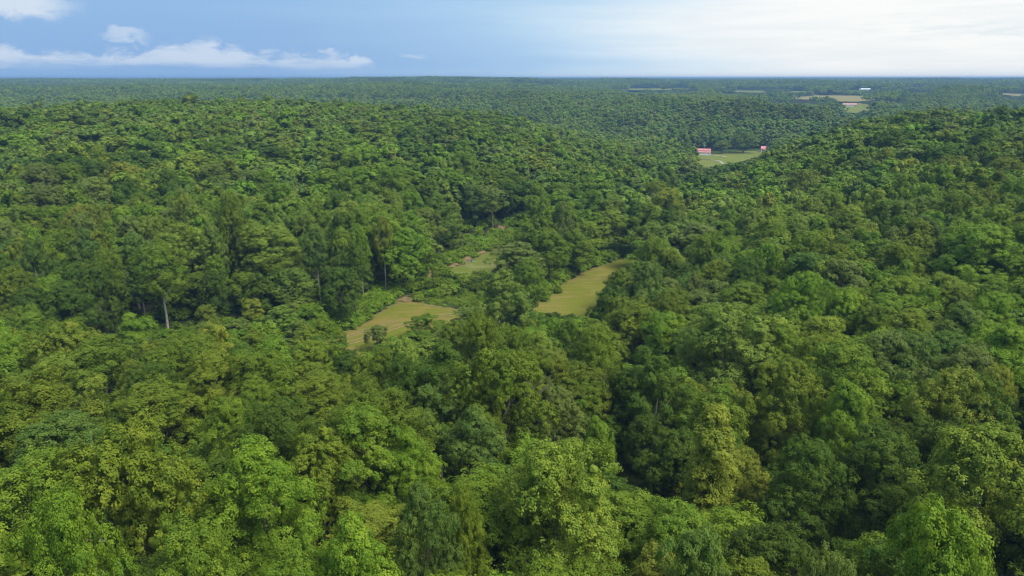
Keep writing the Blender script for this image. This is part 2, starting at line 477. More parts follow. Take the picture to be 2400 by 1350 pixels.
azs = np.concatenate([np.arange(-50, 50, 0.45), np.arange(50, 310, 4.0)])
r1 = [4.0]
while r1[-1] < 3200: r1.append(r1[-1] * 1.022 + 0.3)
r2 = [r1[-1]]
while r2[-1] < 42000: r2.append(r2[-1] * 1.025)
polar_sheet('ground', np.array(r1), azs, MAT['floor'], True)
m_, M_ = new_mat('far_canopy')
cn_ = pos_noise(M_, 1, 1, 1, 0.06, 6, 0.7); cb_ = pos_noise(M_, 1, 1, 1, 0.0022, 4)
cc_ = M_.mix(M_.sstep(cn_, 0.35, 0.65), (0.030, 0.060, 0.018, 1), (0.062, 0.105, 0.028, 1))
cc_ = M_.mix(M_.m('MULTIPLY', M_.sstep(cb_, .62, .70), .6), cc_, (0.17, 0.19, 0.07, 1))
finish(M_, princ(M_, cc_, 1.0, 0.0))
polar_sheet('distant_hills', np.array(r2), azs, m_, True)


def field_sheet(name, key, mat, step, off, ragged):
    zf, pts = FIELDS[key]
    P = np.array(pts); lo = P.min(0) - 4 * ragged - step; hi = P.max(0) + 4 * ragged + step
    xs = np.arange(lo[0], hi[0] + step, step); ys = np.arange(lo[1], hi[1] + step, step)
    X, Y = np.meshgrid(xs, ys, indexing='ij')
    Xf = X.ravel(); Yf = Y.ravel()
    sd = poly_sd(Xf, Yf, pts) + ragged * (2.2 * vnoise(Xf / (3 * step), Yf / (3 * step), 21) + 2.4 * vnoise(Xf / (9 * step), Yf / (9 * step), 22) - 2.6)
    nx, ny = X.shape
    idx = np.arange(nx * ny).reshape(nx, ny)
    F = np.stack([idx[:-1, :-1], idx[1:, :-1], idx[1:, 1:], idx[:-1, 1:]], -1).reshape(-1, 4)
    keep = (sd[F] < 0).sum(1) >= 2
    F = F[keep]
    used = np.unique(F); remap = np.full(nx * ny, -1); remap[used] = np.arange(len(used))
    Z = ground(Xf[used], Yf[used]) + off
    edge = smooth01(1 + sd[used] / (3.2 * ragged + 1e-6)) * 0.9
    me = mesh_np(name, np.stack([Xf[used], Yf[used], Z], -1), remap[F], [mat], smooth=True)
    a = me.attributes.new('edge', 'FLOAT', 'POINT'); a.data.foreach_set('value', edge.astype(np.float32))
    return link(name, me, kind='structure')


field_sheet('mown_field', 'near', MAT['field'], 0.6, 0.10, 0.8)
field_sheet('mown_field', 'right', MAT['field_r'], 0.6, 0.10, 0.8)
field_sheet('paddock', 'paddock', MAT['field_p'], 0.6, 0.10, 0.7)
field_sheet('farm_lawn', 'farm', MAT['far_grass'], 1.5, 0.25, 1.2)
for k_, m2 in (('ff_barn', 'far_grass'), ('ff_big', 'far_hay'), ('ff_left', 'far_grass'), ('ff_mid', 'far_grass'), ('ff_mid2', 'far_grass'), ('ff_r', 'far_grass'), ('ff_rr', 'far_hay'), ('ff_house', 'far_grass')):
    field_sheet('far_pasture', k_, MAT[m2], 8.0, 1.2, 4)


def ribbon(name, pts, width, mat, off, kind='structure', parent=None, wob=0.25, seed=1):
    P = [np.array(p, float) for p in pts]
    C = []
    for i in range(len(P) - 1):
        p0 = P[max(i - 1, 0)]; p1 = P[i]; p2 = P[i + 1]; p3 = P[min(i + 2, len(P) - 1)]
        n = max(2, int(np.linalg.norm(p2 - p1) / (width * 0.8)))
        for k in range(n): C.append(cat(p0, p1, p2, p3, k / n))
    C.append(P[-1]); C = np.array(C)
    T = np.gradient(C, axis=0); T /= np.linalg.norm(T, axis=1)[:, None]; N = np.stack([-T[:, 1], T[:, 0]], -1)
    k = np.arange(len(C))
    wl = width / 2 * (1 + wob * (vnoise(k * .7, k * 0 + seed, 31) * 2 - 1)); wr = width / 2 * (1 + wob * (vnoise(k * .7, k * 0 + seed, 32) * 2 - 1))
    L = C + N * wl[:, None]; Rr = C - N * wr[:, None]
    V = np.vstack([L, Rr]); Z = ground(V[:, 0], V[:, 1]) + off
    n = len(C); i = np.arange(n - 1)
    F = np.stack([i + n, i + n + 1, i + 1, i], -1)
    me = mesh_np(name, np.column_stack([V, Z]), F, [mat], smooth=True)
    o = link(name, me, parent)
    if kind: o['kind'] = kind
    return o


track = [(-50, 160), (-42.7, 167.5), (-38.9, 171.0), (-34.7, 176.5), (-29, 183.2), (-24.2, 187.6), (-19.5, 190.2), (-13.4, 191.2), (-6, 190.5), (4, 193)]
def shift(pts, d):
    P = np.array(pts, float); T = np.gradient(P, axis=0); T /= np.linalg.norm(T, axis=1)[:, None]
    return P + np.stack([-T[:, 1], T[:, 0]], -1) * d
for s_, d_ in ((1, 0.85), (2, -0.85)): ribbon('wheel_track', shift(track, d_), 0.62, MAT['dirt'], 0.16, seed=s_ * 7, wob=.45)
for s_, d_ in ((3, 4.6), (4, 6.2)): ribbon('wheel_track', shift(track[:5], d_ * 0.8), 0.5, MAT['dirt'], 0.16, seed=s_ * 7, wob=.6)
ribbon('farm_drive', [(199, 733), (206, 737), (213, 729), (217, 720)], 3.0, MAT['gravel'], 0.5)
ribbon('farm_drive', [(193, 694), (197.5, 691), (199, 680), (197, 664), (196, 640)], 2.6, MAT['gravel'], 0.5)
ribbon('ditch', [(178, 699), (186, 695), (193, 694)], 1.6, MAT['clay'], 0.45)


def earth_patch(pts, h, mat, name='bare_bank', seed=3):
    """a mound or cut slope of bare earth"""
    P = np.array(pts, float); lo = P.min(0) - 2; hi = P.max(0) + 2; st = 0.5
    X, Y = np.meshgrid(np.arange(lo[0], hi[0], st), np.arange(lo[1], hi[1], st), indexing='ij')
    x = X.ravel(); y = Y.ravel(); sd = poly_sd(x, y, pts) + 1.6 * (vnoise(x / 1.5, y / 1.5, seed) - .5)
    idx = np.arange(X.size).reshape(X.shape)
    F = np.stack([idx[:-1, :-1], idx[1:, :-1], idx[1:, 1:], idx[:-1, 1:]], -1).reshape(-1, 4)
    F = F[(sd[F] < 0.2).all(1)]
    used = np.unique(F); rm = np.full(X.size, -1); rm[used] = np.arange(len(used))
    z = ground(x[used], y[used]) + h * smooth01(-sd[used] / 2.5 + .08) + 0.3 * (vnoise(x[used] / .9, y[used] / .9, seed + 1)) + .05
    return link(name, mesh_np(name, np.stack([x[used], y[used], z], -1), rm[F], [mat], smooth=True), kind='structure')


earth_patch([(-36, 203.5), (-34.2, 212), (-31.3, 207), (-31.6, 203)], 0.45, MAT['clay'])
earth_patch([(-33, 226), (-30, 236), (-27, 240), (-25.5, 234), (-29, 225)], 0.7, MAT['clay'], seed=9)
earth_patch([(-24, 243), (-18, 257), (-12, 268), (-9.5, 268), (-16, 252), (-20.5, 243)], 0.7, MAT['clay'], seed=13)
earth_patch([(-7.5, 291), (-6, 303), (-3, 301), (-4, 293)], 0.5, MAT['clay'], seed=17)
earth_patch([(-61, 147), (-59.5, 151), (-56.5, 150), (-57.5, 146.5)], 2.5, MAT['clay'], seed=19)


# ------------------------------------------------------------------ trees
HUES = {
 'mid': (0.139, 0.214, 0.017), 'lime': (0.190, 0.262, 0.028), 'yellow': (0.223, 0.268, 0.028), 'bright': (0.160, 0.259, 0.018),
 'olive': (0.153, 0.210, 0.017), 'dark': (0.084, 0.143, 0.014), 'bluegreen': (0.118, 0.190, 0.030), 'sage': (0.158, 0.212, 0.040), 'pale': (0.172, 0.246, 0.034)}
FORMS = {   # crown base (share of height), width over height, lobes, leaf density
 'dome':  dict(base=.30, R=5.6, lobes=58, lr=(.19, .37), leaf=.108),
 'oval':  dict(base=.20, R=4.6, lobes=54, lr=(.21, .38), leaf=.108),
 'tower': dict(base=.14, R=4.6, lobes=54, lr=(.22, .38), leaf=.108),
 'tall':  dict(base=.50, R=4.4, lobes=34, lr=(.26, .42), leaf=.108),
 'airy':  dict(base=.26, R=5.0, lobes=60, lr=(.16, .30), leaf=.12),
 'open':  dict(base=.34, R=6.0, lobes=40, lr=(.20, .34), leaf=.14),
}
CANON_H = 20.0


def profile(form, t):
    if form == 'dome': return np.where(t < .25, .62 + 1.5 * t, np.sqrt(np.clip(1 - (np.clip(t - .25, 0, 1) / .78) ** 2, 0, 1)))
    if form == 'oval': return np.sin(np.pi * np.clip(.16 + .80 * t, 0, 1)) ** .75
    if form == 'tower': return np.clip((1.03 - t), 0, 1) ** .7 * (.78 + .22 * np.sin(9 * t + 1)) * np.where(t < .15, .7 + 2 * t, 1)
    if form == 'tall': return np.sin(np.pi * np.clip(.14 + .78 * t, 0, 1)) ** .7
    if form == 'open': return np.where(t < .3, .5 + 1.6 * t, np.sqrt(np.clip(1 - (np.clip(t - .3, 0, 1) / .74) ** 2, 0, 1)))
    return np.where(t < .3, .55 + 1.4 * t, np.sqrt(np.clip(1 - (np.clip(t - .3, 0, 1) / .75) ** 2, 0, 1)) * .97)


def unit(v): return v / (np.linalg.norm(v, axis=-1, keepdims=True) + 1e-9)


def _ico():
    import bmesh
    bm = bmesh.new(); bmesh.ops.create_icosphere(bm, subdivisions=2, radius=1)
    v = np.array([q.co[:] for q in bm.verts]); f = np.array([[q.index for q in t.verts] for t in bm.faces]); bm.free()
    return v, f


ICO, ICO_F = _ico()


def crown_arrays(form, seed, tufts, leaves, leaf, lobes=None, tr=0.62, core=.80):
    """returns leaf quads (V, F, tone) and the lobe centres; canonical height 20 m"""
    g = np.random.default_rng(seed)
    p = FORMS[form]; H = CANON_H; R = p['R']; zb = H * p['base']; n = lobes or p['lobes']
    i = np.arange(n)
    t = ((i + .5) / n) ** .85
    t = np.clip(t + g.normal(0, .03, n), .0, 1)
    ang = i * 2.39996 + g.normal(0, .35, n)
    ph = g.uniform(0, 6.28, 3)
    bulge = 1 + .17 * np.sin(2 * ang + ph[0]) + .13 * np.sin(3 * ang + ph[1]) + .12 * np.sin(5 * t * 3 + ph[2])
    pr = profile(form, t)
    k = n // 6
    inner = np.ones(n); inner[g.permutation(n)[:k]] = .4
    lr = R * g.uniform(p['lr'][0], p['lr'][1], n) * g.uniform(.72, 1.12, n) * (.8 + .35 * pr)
    rad = np.maximum(0, R * pr * bulge * g.uniform(.74, 1.14, n) * inner - lr * .55)
    c = np.stack([rad * np.cos(ang), rad * np.sin(ang), zb + (H - zb) * (t * .94) + g.normal(0, .65, n)], -1)
    c[:, 2] = np.minimum(c[:, 2], H - lr * .7 + g.uniform(-.5, .8, n))
    outw = unit(np.stack([np.cos(ang) * pr, np.sin(ang) * pr, .25 + t * .9], -1))
    # tufts on the lobes
    N = n * tufts
    li = np.repeat(np.arange(n), tufts)
    d = unit(g.normal(size=(N, 3)) + np.array([0, 0, .22]) + outw[li] * .55)
    squash = np.array([1.0, 1.0, 1.0])
    tp = c[li] + d * squash * (lr[li] * g.uniform(.74, 1.10, N) ** .8)[:, None]
    ttone = g.uniform(0, 1, N) * .5 + g.uniform(0, 1, n)[li] * .3
    M = N * leaves
    ti = np.repeat(np.arange(N), leaves)
    e = unit(g.normal(size=(M, 3)) + d[ti] * .5 + np.array([0, 0, .25]))
    lp = tp[ti] + e * np.array([1, 1, .9]) * (tr * g.uniform(.35, 1.1, M))[:, None]
    nrm = unit(d[ti] * .85 + e * .45 + np.array([0, 0, .22]) + g.normal(0, .36, (M, 3)))
    a = unit(np.cross(nrm, g.normal(size=(M, 3)))); b = np.cross(nrm, a)
    s = leaf * g.uniform(.65, 1.35, M)[:, None]
    a = a * s; b = b * s * .62
    V = np.stack([lp - a, lp - b, lp + a, lp + b], 1).reshape(-1, 3)
    F = np.arange(M * 4).reshape(-1, 4)
    tone = np.repeat(np.clip(ttone[ti] + g.uniform(-.1, .3, M), 0, 1), 4)
    # dense inner foliage of each lobe: a lumpy shell the outer leaves sit on
    cv = ICO[None] * (lr[:, None, None] * core * g.uniform(.82, 1.12, (n, len(ICO), 1))) + c[:, None]
    CV = cv.reshape(-1, 3); CF = (ICO_F[None] + (np.arange(n) * len(ICO))[:, None, None]).reshape(-1, 3)
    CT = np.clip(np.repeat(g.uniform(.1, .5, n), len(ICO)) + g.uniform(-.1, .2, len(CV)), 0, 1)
    return np.vstack([V, CV]), [F, CF + len(V)], np.concatenate([tone, CT]), c, lr


def tube(path, rads, k=6):
    path = np.array(path, float); n = len(path)
    T = unit(np.gradient(path, axis=0)); up = np.array([.3, .9, .1])
    A = unit(np.cross(T, up)); B = np.cross(T, A)
    th = np.arange(k) * 2 * np.pi / k
    V = (path[:, None] + (A[:, None] * np.cos(th)[None, :, None] + B[:, None] * np.sin(th)[None, :, None]) * np.array(rads)[:, None, None]).reshape(-1, 3)
    i, j = np.meshgrid(np.arange(n - 1), np.arange(k), indexing='ij')
    F = np.stack([i * k + j, i * k + (j + 1) % k, (i + 1) * k + (j + 1) % k, (i + 1) * k + j], -1).reshape(-1, 4)
    return V, F


def trunk_arrays(form, seed, c, lr, limbs=9, k=6, twigs=True):
    g = np.random.default_rng(seed + 500)
    p = FORMS[form]; H = CANON_H; zb = H * p['base']
    lean = g.normal(0, .5, 2); zt = H * .80
    zs = np.array([-1.2, 0, .6, zb * .5, zb, (zb + zt) * .5, zt])
    ctr = np.stack([lean[0] * (zs / zt) ** 2 + g.normal(0, .16, 7), lean[1] * (zs / zt) ** 2 + g.normal(0, .16, 7), zs], -1)
    r0 = .36 if form != 'tall' else .27
    rd = np.array([1.5, 1.25, 1.0, .86, .74, .45, .12]) * r0
    Vs, Fs = [], []; n = 0
    V, F = tube(ctr, rd, k + 1); Vs.append(V); Fs.append(F); n += len(V)
    order = g.permutation(len(c))[:limbs]
    for q in order:
        tgt = c[q]
        z0 = np.clip(tgt[2] - g.uniform(2.0, 5.0) - .35 * np.hypot(tgt[0], tgt[1]), zb * .75, zt * .93)
        s = np.array([np.interp(z0, zs, ctr[:, 0]), np.interp(z0, zs, ctr[:, 1]), z0])
        mid = s * .5 + tgt * .5 + np.array([0, 0, -.35]) + g.normal(0, .25, 3)
        rr = .5 * np.interp(z0, zs, rd)
        V, F = tube([s, s * .72 + mid * .28, mid, tgt], [rr, rr * .8, rr * .55, rr * .15], k - 1)
        Vs.append(V); Fs.append(F + n); n += len(V)
        if twigs:
            for _ in range(2):
                e = tgt + unit(g.normal(size=3)) * lr[q] * .9
                V, F = tube([mid, mid * .5 + e * .5 + g.normal(0, .15, 3), e], [rr * .4, rr * .25, rr * .08], 4)
                Vs.append(V); Fs.append(F + n); n += len(V)
    return np.vstack(Vs), np.vstack(Fs)


def combined_mesh(name, form, seed, tufts, leaves, leaf, lobes, limbs, pale, tr=.62, core=.8):
    V, F, tone, c, lr = crown_arrays(form, seed, tufts, leaves, leaf, lobes, tr, core)
    if limbs < 0: return mesh_np(name, V, F, [MAT['leaf_far']], tone=tone)
    TV, TF = trunk_arrays(form, seed, c, lr, limbs, 5, False)
    fm = np.concatenate([np.zeros(len(F[0]) + len(F[1])), np.ones(len(TF))])
    return mesh_np(name, np.vstack([V, TV]), [*F, TF + len(V)], [MAT['leaf_far'], MAT['bark_pale' if pale else 'bark']], fmat=fm, tone=np.concatenate([tone, np.zeros(len(TV))]))


# detailed trees (used for the individual trees): crown and trunk meshes, several of each form
NEAR = {}
sd_ = 100
for form_, cnt in (('dome', 4), ('oval', 2), ('tower', 2), ('tall', 2), ('airy', 2), ('open', 1)):
    for k_ in range(cnt):
        sd_ += 1
        fine = form_ == 'airy'
        V, F, tone, c, lr = crown_arrays(form_, sd_, 30 if not fine else 25, 33 if not fine else 30, FORMS[form_]['leaf'], tr=.46, core=.2)
        cm = mesh_np('crown', V, F, [MAT['leaf']], tone=tone)
        TV, TF = trunk_arrays(form_, sd_, c, lr, 14 if form_ == 'open' else 10, 6)
        tm = mesh_np('trunk', TV, TF, [MAT['bark_pale' if form_ in ('tall', 'airy') and k_ == 0 else 'bark']], smooth=True)
        NEAR.setdefault(form_, []).append((cm, tm))

# ------------------------------------------------------------------ where the trees stand
# x, y, height of the top, crown width, form, hue, short name, label
HEROES = [
    (-87.8, 169.6, 25.6, 13.0, 'tall', 'mid', 'bare-trunked tall tree', 'tall tree with a long bare pale trunk at the left wood edge'),
    (-2.1, 165.0, 19.7, 11.4, 'airy', 'pale', 'feathery tree between fields', 'tall feathery grey-green tree standing between the two mown fields'),
    (17.8, 138.9, 15.1, 12.1, 'dome', 'lime', 'yellow-topped domed tree', 'round tree with a pale yellow-green top below the right mown field'),
    (23.2, 72.4, 29.3, 11.4, 'tower', 'yellow', 'big yellow-green tower tree', 'big ragged yellow-green tree rising as a tower above dark gaps'),
    (4.2, 56.8, 33.2, 11.9, 'dome', 'lime', 'huge pale multi-lobed tree', 'huge pale green many-lobed tree with pointed upper branches, nearest the middle'),
    (-12.3, 46.4, 32.8, 7.5, 'oval', 'bright', 'bright pointed tree', 'bright green pointed tree with stacked lobes, close in front'),
    (-23.3, 57.4, 32.8, 9.9, 'dome', 'bright', 'large fresh green tree', 'large fresh green broad tree with a lumpy domed crown'),
    (-34.3, 55.2, 35.5, 10.8, 'open', 'olive', 'open-branched olive tree', 'large olive tree with its bare forked branches showing beneath the crown'),
    (-10.3, 89.4, 24.1, 9.0, 'airy', 'bluegreen', 'soft grey-green domed tree', 'soft grey-green domed tree with very fine foliage'),
    (-4.7, 79.9, 25.4, 8.1, 'oval', 'bluegreen', 'blue-green oval tree', 'dense blue-green egg-shaped tree behind the huge pale one'),
    (-70.6, 99.5, 23.6, 11.7, 'dome', 'lime', 'bright mound tree at left', 'bright yellow-green mound of a tree by the left edge'),
    (50.1, 97.9, 27.1, 15.1, 'dome', 'mid', 'wide domed tree on the right slope', 'wide mid green domed tree with many round lobes on the right slope'),
    (38.7, 118.9, 26.3, 17.8, 'dome', 'pale', 'flat pale green tree', 'flat-topped pale green wide tree low on the right slope'),
    (39.0, 92.1, 26.5, 11.7, 'dome', 'olive', 'olive lumpy tree', 'olive green lumpy round tree below the flat pale one'),
    (44.8, 60.2, 33.9, 11.3, 'oval', 'lime', 'yellow-green spire tree at right', 'yellow-green tall lumpy tree in front of dark gaps at right'),
    (106.8, 157.1, 33.0, 18.7, 'dome', 'bright', 'big bright tree high at right', 'big bright round tree standing clear high on the right slope'),
    (-70.7, 200.9, 23.7, 20.4, 'dome', 'lime', 'broad light wood-edge tree', 'broad light green tree at the left wood edge with two pale stems'),
    (-93.1, 193.8, 25.2, 13.2, 'tall', 'lime', 'light high-crowned tree at left', 'light green rounded tree over the left wood edge'),
    (-12.2, 129.4, 11.8, 5.8, 'tower', 'lime', 'small pointed pale tree', 'small pointed pale yellow-green tree in the valley bottom'),
    (-85.6, 149.2, 14.5, 10.0, 'tower', 'bright', 'bright young pointed tree', 'bright green young pointed tree beside the long bare trunk'),
    (-69.0, 178.1, 8.8, 7.2, 'dome', 'yellow', 'small yellow round tree', 'small yellow-green round tree in front of the dark wood edge'),
    (6.6, 94.8, 21.7, 8.2, 'dome', 'sage', 'grey-green tree beside dead branches', 'grey-green domed tree with bare dead branches beside it'),
    (11.5, 84.2, 22.2, 5.5, 'oval', 'bright', 'drooping fresh green tree', 'drooping fresh green small tree in front of a dark gap'),
    (13.6, 43.9, 33.6, 6.4, 'dome', 'bluegreen', 'pale blue-green lowest tree', 'pale blue-green domed tree at the lower edge of view'),
    (20.3, 37.9, 36.0, 5.3, 'dome', 'sage', 'grey-green tree at the lower edge', 'grey-green round tree cut off by the lower edge'),
    (29.2, 40.6, 37.5, 9.3, 'dome', 'bright', 'bright lower right corner tree', 'bright green spreading tree in the lower right corner'),
    (-30.9, 41.8, 37.7, 7.1, 'dome', 'bright', 'bright stepped tree', 'bright green stepped tree beside a dark gap at lower left'),
    (45.9, 221.3, 15.3, 14.7, 'dome', 'bright', 'tree closing the right field', 'bright green round tree closing the top end of the right mown field'),
    (21.6, 325.3, 18.1, 15.9, 'tall', 'mid', 'slim-trunked far tree', 'tall tree with slim pale trunk at the far wood edge'),
    (2.0, 212.0, 16.1, 15.8, 'airy', 'sage', 'thin-stemmed airy tree', 'airy grey-green tree on several thin pale stems between the fields'),
    (38.1, 259.2, 17.4, 15.3, 'dome', 'lime', 'pale round valley tree', 'pale yellow-green round tree behind the top of the right field'),
    (27.3, 253.5, 14.5, 12.6, 'dome', 'lime', 'pale tree over the dark wood wall', 'pale green domed tree over the dark wood wall by the right field'),
    (61.3, 226.9, 19.8, 17.4, 'oval', 'sage', 'dull rounded spur tree', 'dull green rounded tree on the spur right of the fields'),
    (64.8, 292.9, 21.0, 16.5, 'dome', 'yellow', 'yellow-topped valley tree', 'yellow-topped round tree in the valley beyond the fields'),
    (-20.7, 66.9, 28.8, 8.1, 'open', 'olive', 'olive tree with dead twigs', 'olive tree with pale dead twigs among its lower branches'),
    (-29.7, 100.7, 20.8, 13.8, 'dome', 'olive', 'wide olive canopy tree', 'wide olive green canopy tree in the middle left'),
    (-48.9, 87.2, 25.1, 13.7, 'dome', 'olive', 'broad olive tree at middle left', 'broad olive green tree in front of the young growth at left'),
    (-11.5, 71.1, 27.1, 6.4, 'oval', 'bright', 'upright fresh green tree', 'upright fresh green oval tree left of the blue-green one'),
    (-7.7, 53.4, 30.9, 5.4, 'dome', 'bluegreen', 'bluish bottom tree', 'bluish fine-leaved tree beside the bright pointed one'),
    (-4.2, 55.8, 29.2, 4.4, 'dome', 'olive', 'small olive round tree', 'small olive round tree left of the huge pale one'),
    (33.4, 70.5, 26.0, 10.0, 'dome', 'dark', 'dark dense tree', 'dark dense round tree right of the big yellow-green tower'),
    (43.3, 73.2, 25.9, 11.3, 'dome', 'dark', 'dark layered tree', 'dark olive layered tree on the lower right slope'),
    (44.2, 84.1, 27.5, 8.7, 'oval', 'bright', 'vivid tiered tree', 'vivid green upright tree with layered tiers on the right slope'),
    (31.4, 136.4, 18.8, 13.4, 'dome', 'bright', 'light leafy tree at the slope foot', 'light leafy tree at the foot of the right slope'),
    (-23.3, 44.2, 33.4, 8.2, 'dome', 'mid', 'fresh green lower left dome', 'fresh green wide dome at the lower left edge'),
    (-33.2, 162.6, 6.9, 5.5, 'airy', 'sage', 'small feathery field-edge tree', 'small feathery grey-green tree in front of the left mown field'),
    (-21.6, 168.6, 7.5, 10.0, 'airy', 'mid', 'wide feathery field-edge tree', 'wide low feathery tree in front of the right end of the left mown field'),
    (-10.6, 174.7, 7.4, 11.2, 'dome', 'pale', 'pale tree at the field end', 'pale green round tree at the right end of the left mown field'),
    (11.9, 219.7, 18.2, 13.3, 'dome', 'mid', 'dense tree between the fields', 'dense mid green tree on the left edge of the right mown field'),
    (21.7, 235.0, 15.5, 12.8, 'oval', 'mid', 'upright tree beside the right field', 'upright mid green tree towards the far end of the right mown field'),
    (245.7, 761.3, 10.0, 26.0, 'dome', 'mid', 'biggest shade tree by the farm', 'biggest dark green spreading shade tree at the back of the farm lawn'),
    (222.0, 757.0, 1.5, 19.0, 'dome', 'olive', 'olive shade tree by the farm', 'olive green rounded shade tree between the white barn and the biggest one'),
]
WINDOWS = [   # ground that is seen over the trees: height, outline, nearest tree that matters
 (0, [(-45.0,173.6),(-44.0,176.2),(-40.3,185.1),(-36.9,196.4),(-34.4,204.7),(-33.1,209.1),(-30.8,203.4),(-25.5,200.5),(-14.7,195.6),(-13.5,188.7),(-16.6,185.1),(-19.4,177.2),(-27.6,178.9),(-30.1,169.3),(-34.2,164.8),(-36.8,159.2),(-40.4,162.8)]),
 (0, [(4.5,198.4),(12.0,210.0),(18.6,226.9),(28.0,242.5),(43,258),(40.5,240),(33,229.5),(26.3,210.0),(23.9,195.2),(16.9,188.7),(14.9,195.2),(5.6,194.1)]),
 (0, [(-20.9,241.7),(-18.6,248.3),(-11.4,261.1),(-6.0,274.5),(-4.2,270.9),(-8.1,259.1),(-8.7,239.4),(-13.8,230.6),(-17.0,234.9)]),
 (0, [(-31,205),(-29,222),(-23,232),(-13,226),(-3,212),(3,199),(-14,196),(-25,200)]),
 (-12, [(190.6,738),(203,775),(258.9,775),(275,780),(268,745),(244.2,722.2),(228.7,691.5),(214.1,684.2),(193.1,656.5),(173.8,640.2),(170,652)]),
 (13, [(590,1325),(645,1380),(665,1350),(625.8,1284.7),(536.2,1126.1),(524.3,1126.1),(590,1300)]),
 (-10, [(256,750),(280,758),(286,780),(262,784)]),
 (20, FIELDS['ff_big'][1]), (29, FIELDS['ff_left'][1]), (26, FIELDS['ff_mid'][1]), (25, FIELDS['ff_mid2'][1]), (30, FIELDS['ff_r'][1]), (22, FIELDS['ff_rr'][1]), (30, FIELDS['ff_house'][1]),
]
BRUSH = [(0, [(-12,226),(3,222),(4,250),(3,276),(-4,276)]),
         (0, [(-31,205),(-29,222),(-24,236),(-17,228),(-11,226),(-3,214),(3,199),(-14,197),(-25,201)]),
         (0, [(-31,236),(-22,250),(-12,272),(-6,290),(-4,310),(6,315),(8,300),(-3,276),(-12,262),(-19,249),(-24,238)]),
         (0, [(3,199),(11,211),(18,228),(20,226),(12,207),(6,197)])]
YOUNG = [(-100,150),(-93,167),(-84,172),(-70,179),(-58,183),(-48,178),(-42,160),(-38,142),(-58,128),(-85,130)]


def seen_past(x, y, z):
    """True where a point this high covers ground that lies open to the viewpoint"""
    out = np.zeros(x.shape, bool)
    r = np.hypot(x, y)
    for zp, pts in WINDOWS:
        k = (CAM_Z - zp) / np.maximum(CAM_Z - z, .5)
        lx, ly = x * k, y * k
        P = np.array(pts); c = P.mean(0); e = np.abs(P - c).max()
        q = (np.abs(lx - c[0]) < e) & (np.abs(ly - c[1]) < e) & (z > zp) & (k > 1.004)
        if q.any(): out[q] |= poly_sd(lx[q], ly[q], pts) < (-0.4 if P[:, 1].max() < 400 else -1)
    return out


def fields_sd(x, y, keys=None):
    d = np.full(x.shape, 1e9)
    for k, (zf, pts) in FIELDS.items():
        P = np.array(pts); c = P.mean(0); e = np.abs(P - c).max() + 60
        q = (np.abs(x - c[0]) < e) & (np.abs(y - c[1]) < e)
        if q.any(): d[q] = np.minimum(d[q], poly_sd(x[q], y[q], pts))
    return d


def grid_pts(step, rmin, rmax, half, seed, back=50.0):
    g = np.random.default_rng(seed)
    n = int(rmax / step) + 2
    I, J = np.meshgrid(np.arange(-n, n), np.arange(-3 - int(back / step), n), indexing='ij')
    x = (I + .5 * (J % 2)) * step + g.uniform(-.36, .36, I.shape) * step
    y = J * step * .9 + g.uniform(-.36, .36, I.shape) * step
    x = x.ravel(); y = y.ravel(); r = np.hypot(x, y)
    a = np.degrees(np.arctan2(x, y + back))
    k = (r >= rmin) & (r < rmax) & (np.abs(a) < half)
    return x[k], y[k]


px_, py_ = grid_pts(7.7, 17, 290, 42, 5)
xb_, yb_ = grid_pts(9.1, 290, 1400, 42, 6)
px_ = np.concatenate([px_, xb_]); py_ = np.concatenate([py_, yb_])
n_ = len(px_)
pr_ = np.hypot(px_, py_)
gz_ = ground(px_, py_)
H_ = rng.normal(18.8, 2.0, n_) + 3.0 * (vnoise(px_ / 30, py_ / 30, 41) - .5)
W_ = np.clip(11.6 * np.exp(rng.normal(0, .17, n_)), 8, 16)
small = rng.uniform(0, 1, n_) < .10
H_[small] *= .8; W_[small] *= .7
yg = poly_sd(px_, py_, YOUNG) < 0
H_[yg] *= .46; W_[yg] *= .68
az_ = np.degrees(np.arctan2(px_, py_))
wall_ = (pr_ > 191) & (pr_ < 232) & (az_ < -9) & ~yg
H_[wall_] = H_[wall_] * 1.14 + 1.5; W_[wall_] *= .92
keep_ = rng.uniform(0, 1, n_) > .035
sd = fields_sd(px_, py_)
keep_ &= sd > np.where(pr_ < 400, 1.8, 9)
for zb_, pb_ in BRUSH: keep_ &= poly_sd(px_, py_, pb_) > .5
for h_ in HEROES:
    keep_ &= np.hypot(px_ - h_[0], py_ - h_[1]) > (.27 * h_[3] + .27 * W_)
# hero crowns must stay in view: low neighbours straight in front of them
for h_ in HEROES:
    d = np.hypot(h_[0], h_[1]); ux, uy = h_[0] / d, h_[1] / d
    al = px_ * ux + py_ * uy; ac = np.abs(px_ * uy - py_ * ux)
    q = (al < d - 1) & (al > d - 26) & (ac < .42 * h_[3] + .25 * W_)
    hz = gz(h_[0], h_[1]); hh = h_[2] - hz
    zlim = CAM_Z - (CAM_Z - (h_[2] - .62 * hh)) * al / d
    H_[q] = np.minimum(H_[q], np.maximum(zlim[q] - gz_[q], 4.5))
for _ in range(9):
    bad = seen_past(px_, py_, gz_ + H_)
    for s_ in (-1, 1):
        ox = s_ * .40 * W_ * py_ / np.maximum(pr_, 1); oy = -s_ * .40 * W_ * px_ / np.maximum(pr_, 1)
        bad |= seen_past(px_ + ox, py_ + oy, gz_ + .80 * H_)
        bad |= seen_past(px_ + ox, py_ + oy, gz_ + .45 * H_)
    for q_ in (.9, .75, .6, .3): bad |= seen_past(px_, py_, gz_ + q_ * H_)
    H_[bad] *= .86; W_[bad] *= .93
keep_ &= ~bad & (H_ > 4.0)
W_ = np.minimum(W_, H_ * .98)
print('trees in grid', keep_.sum())
px_, py_, gz_, H_, W_ = (a[keep_] for a in (px_, py_, gz_, H_, W_))
n_ = len(px_)
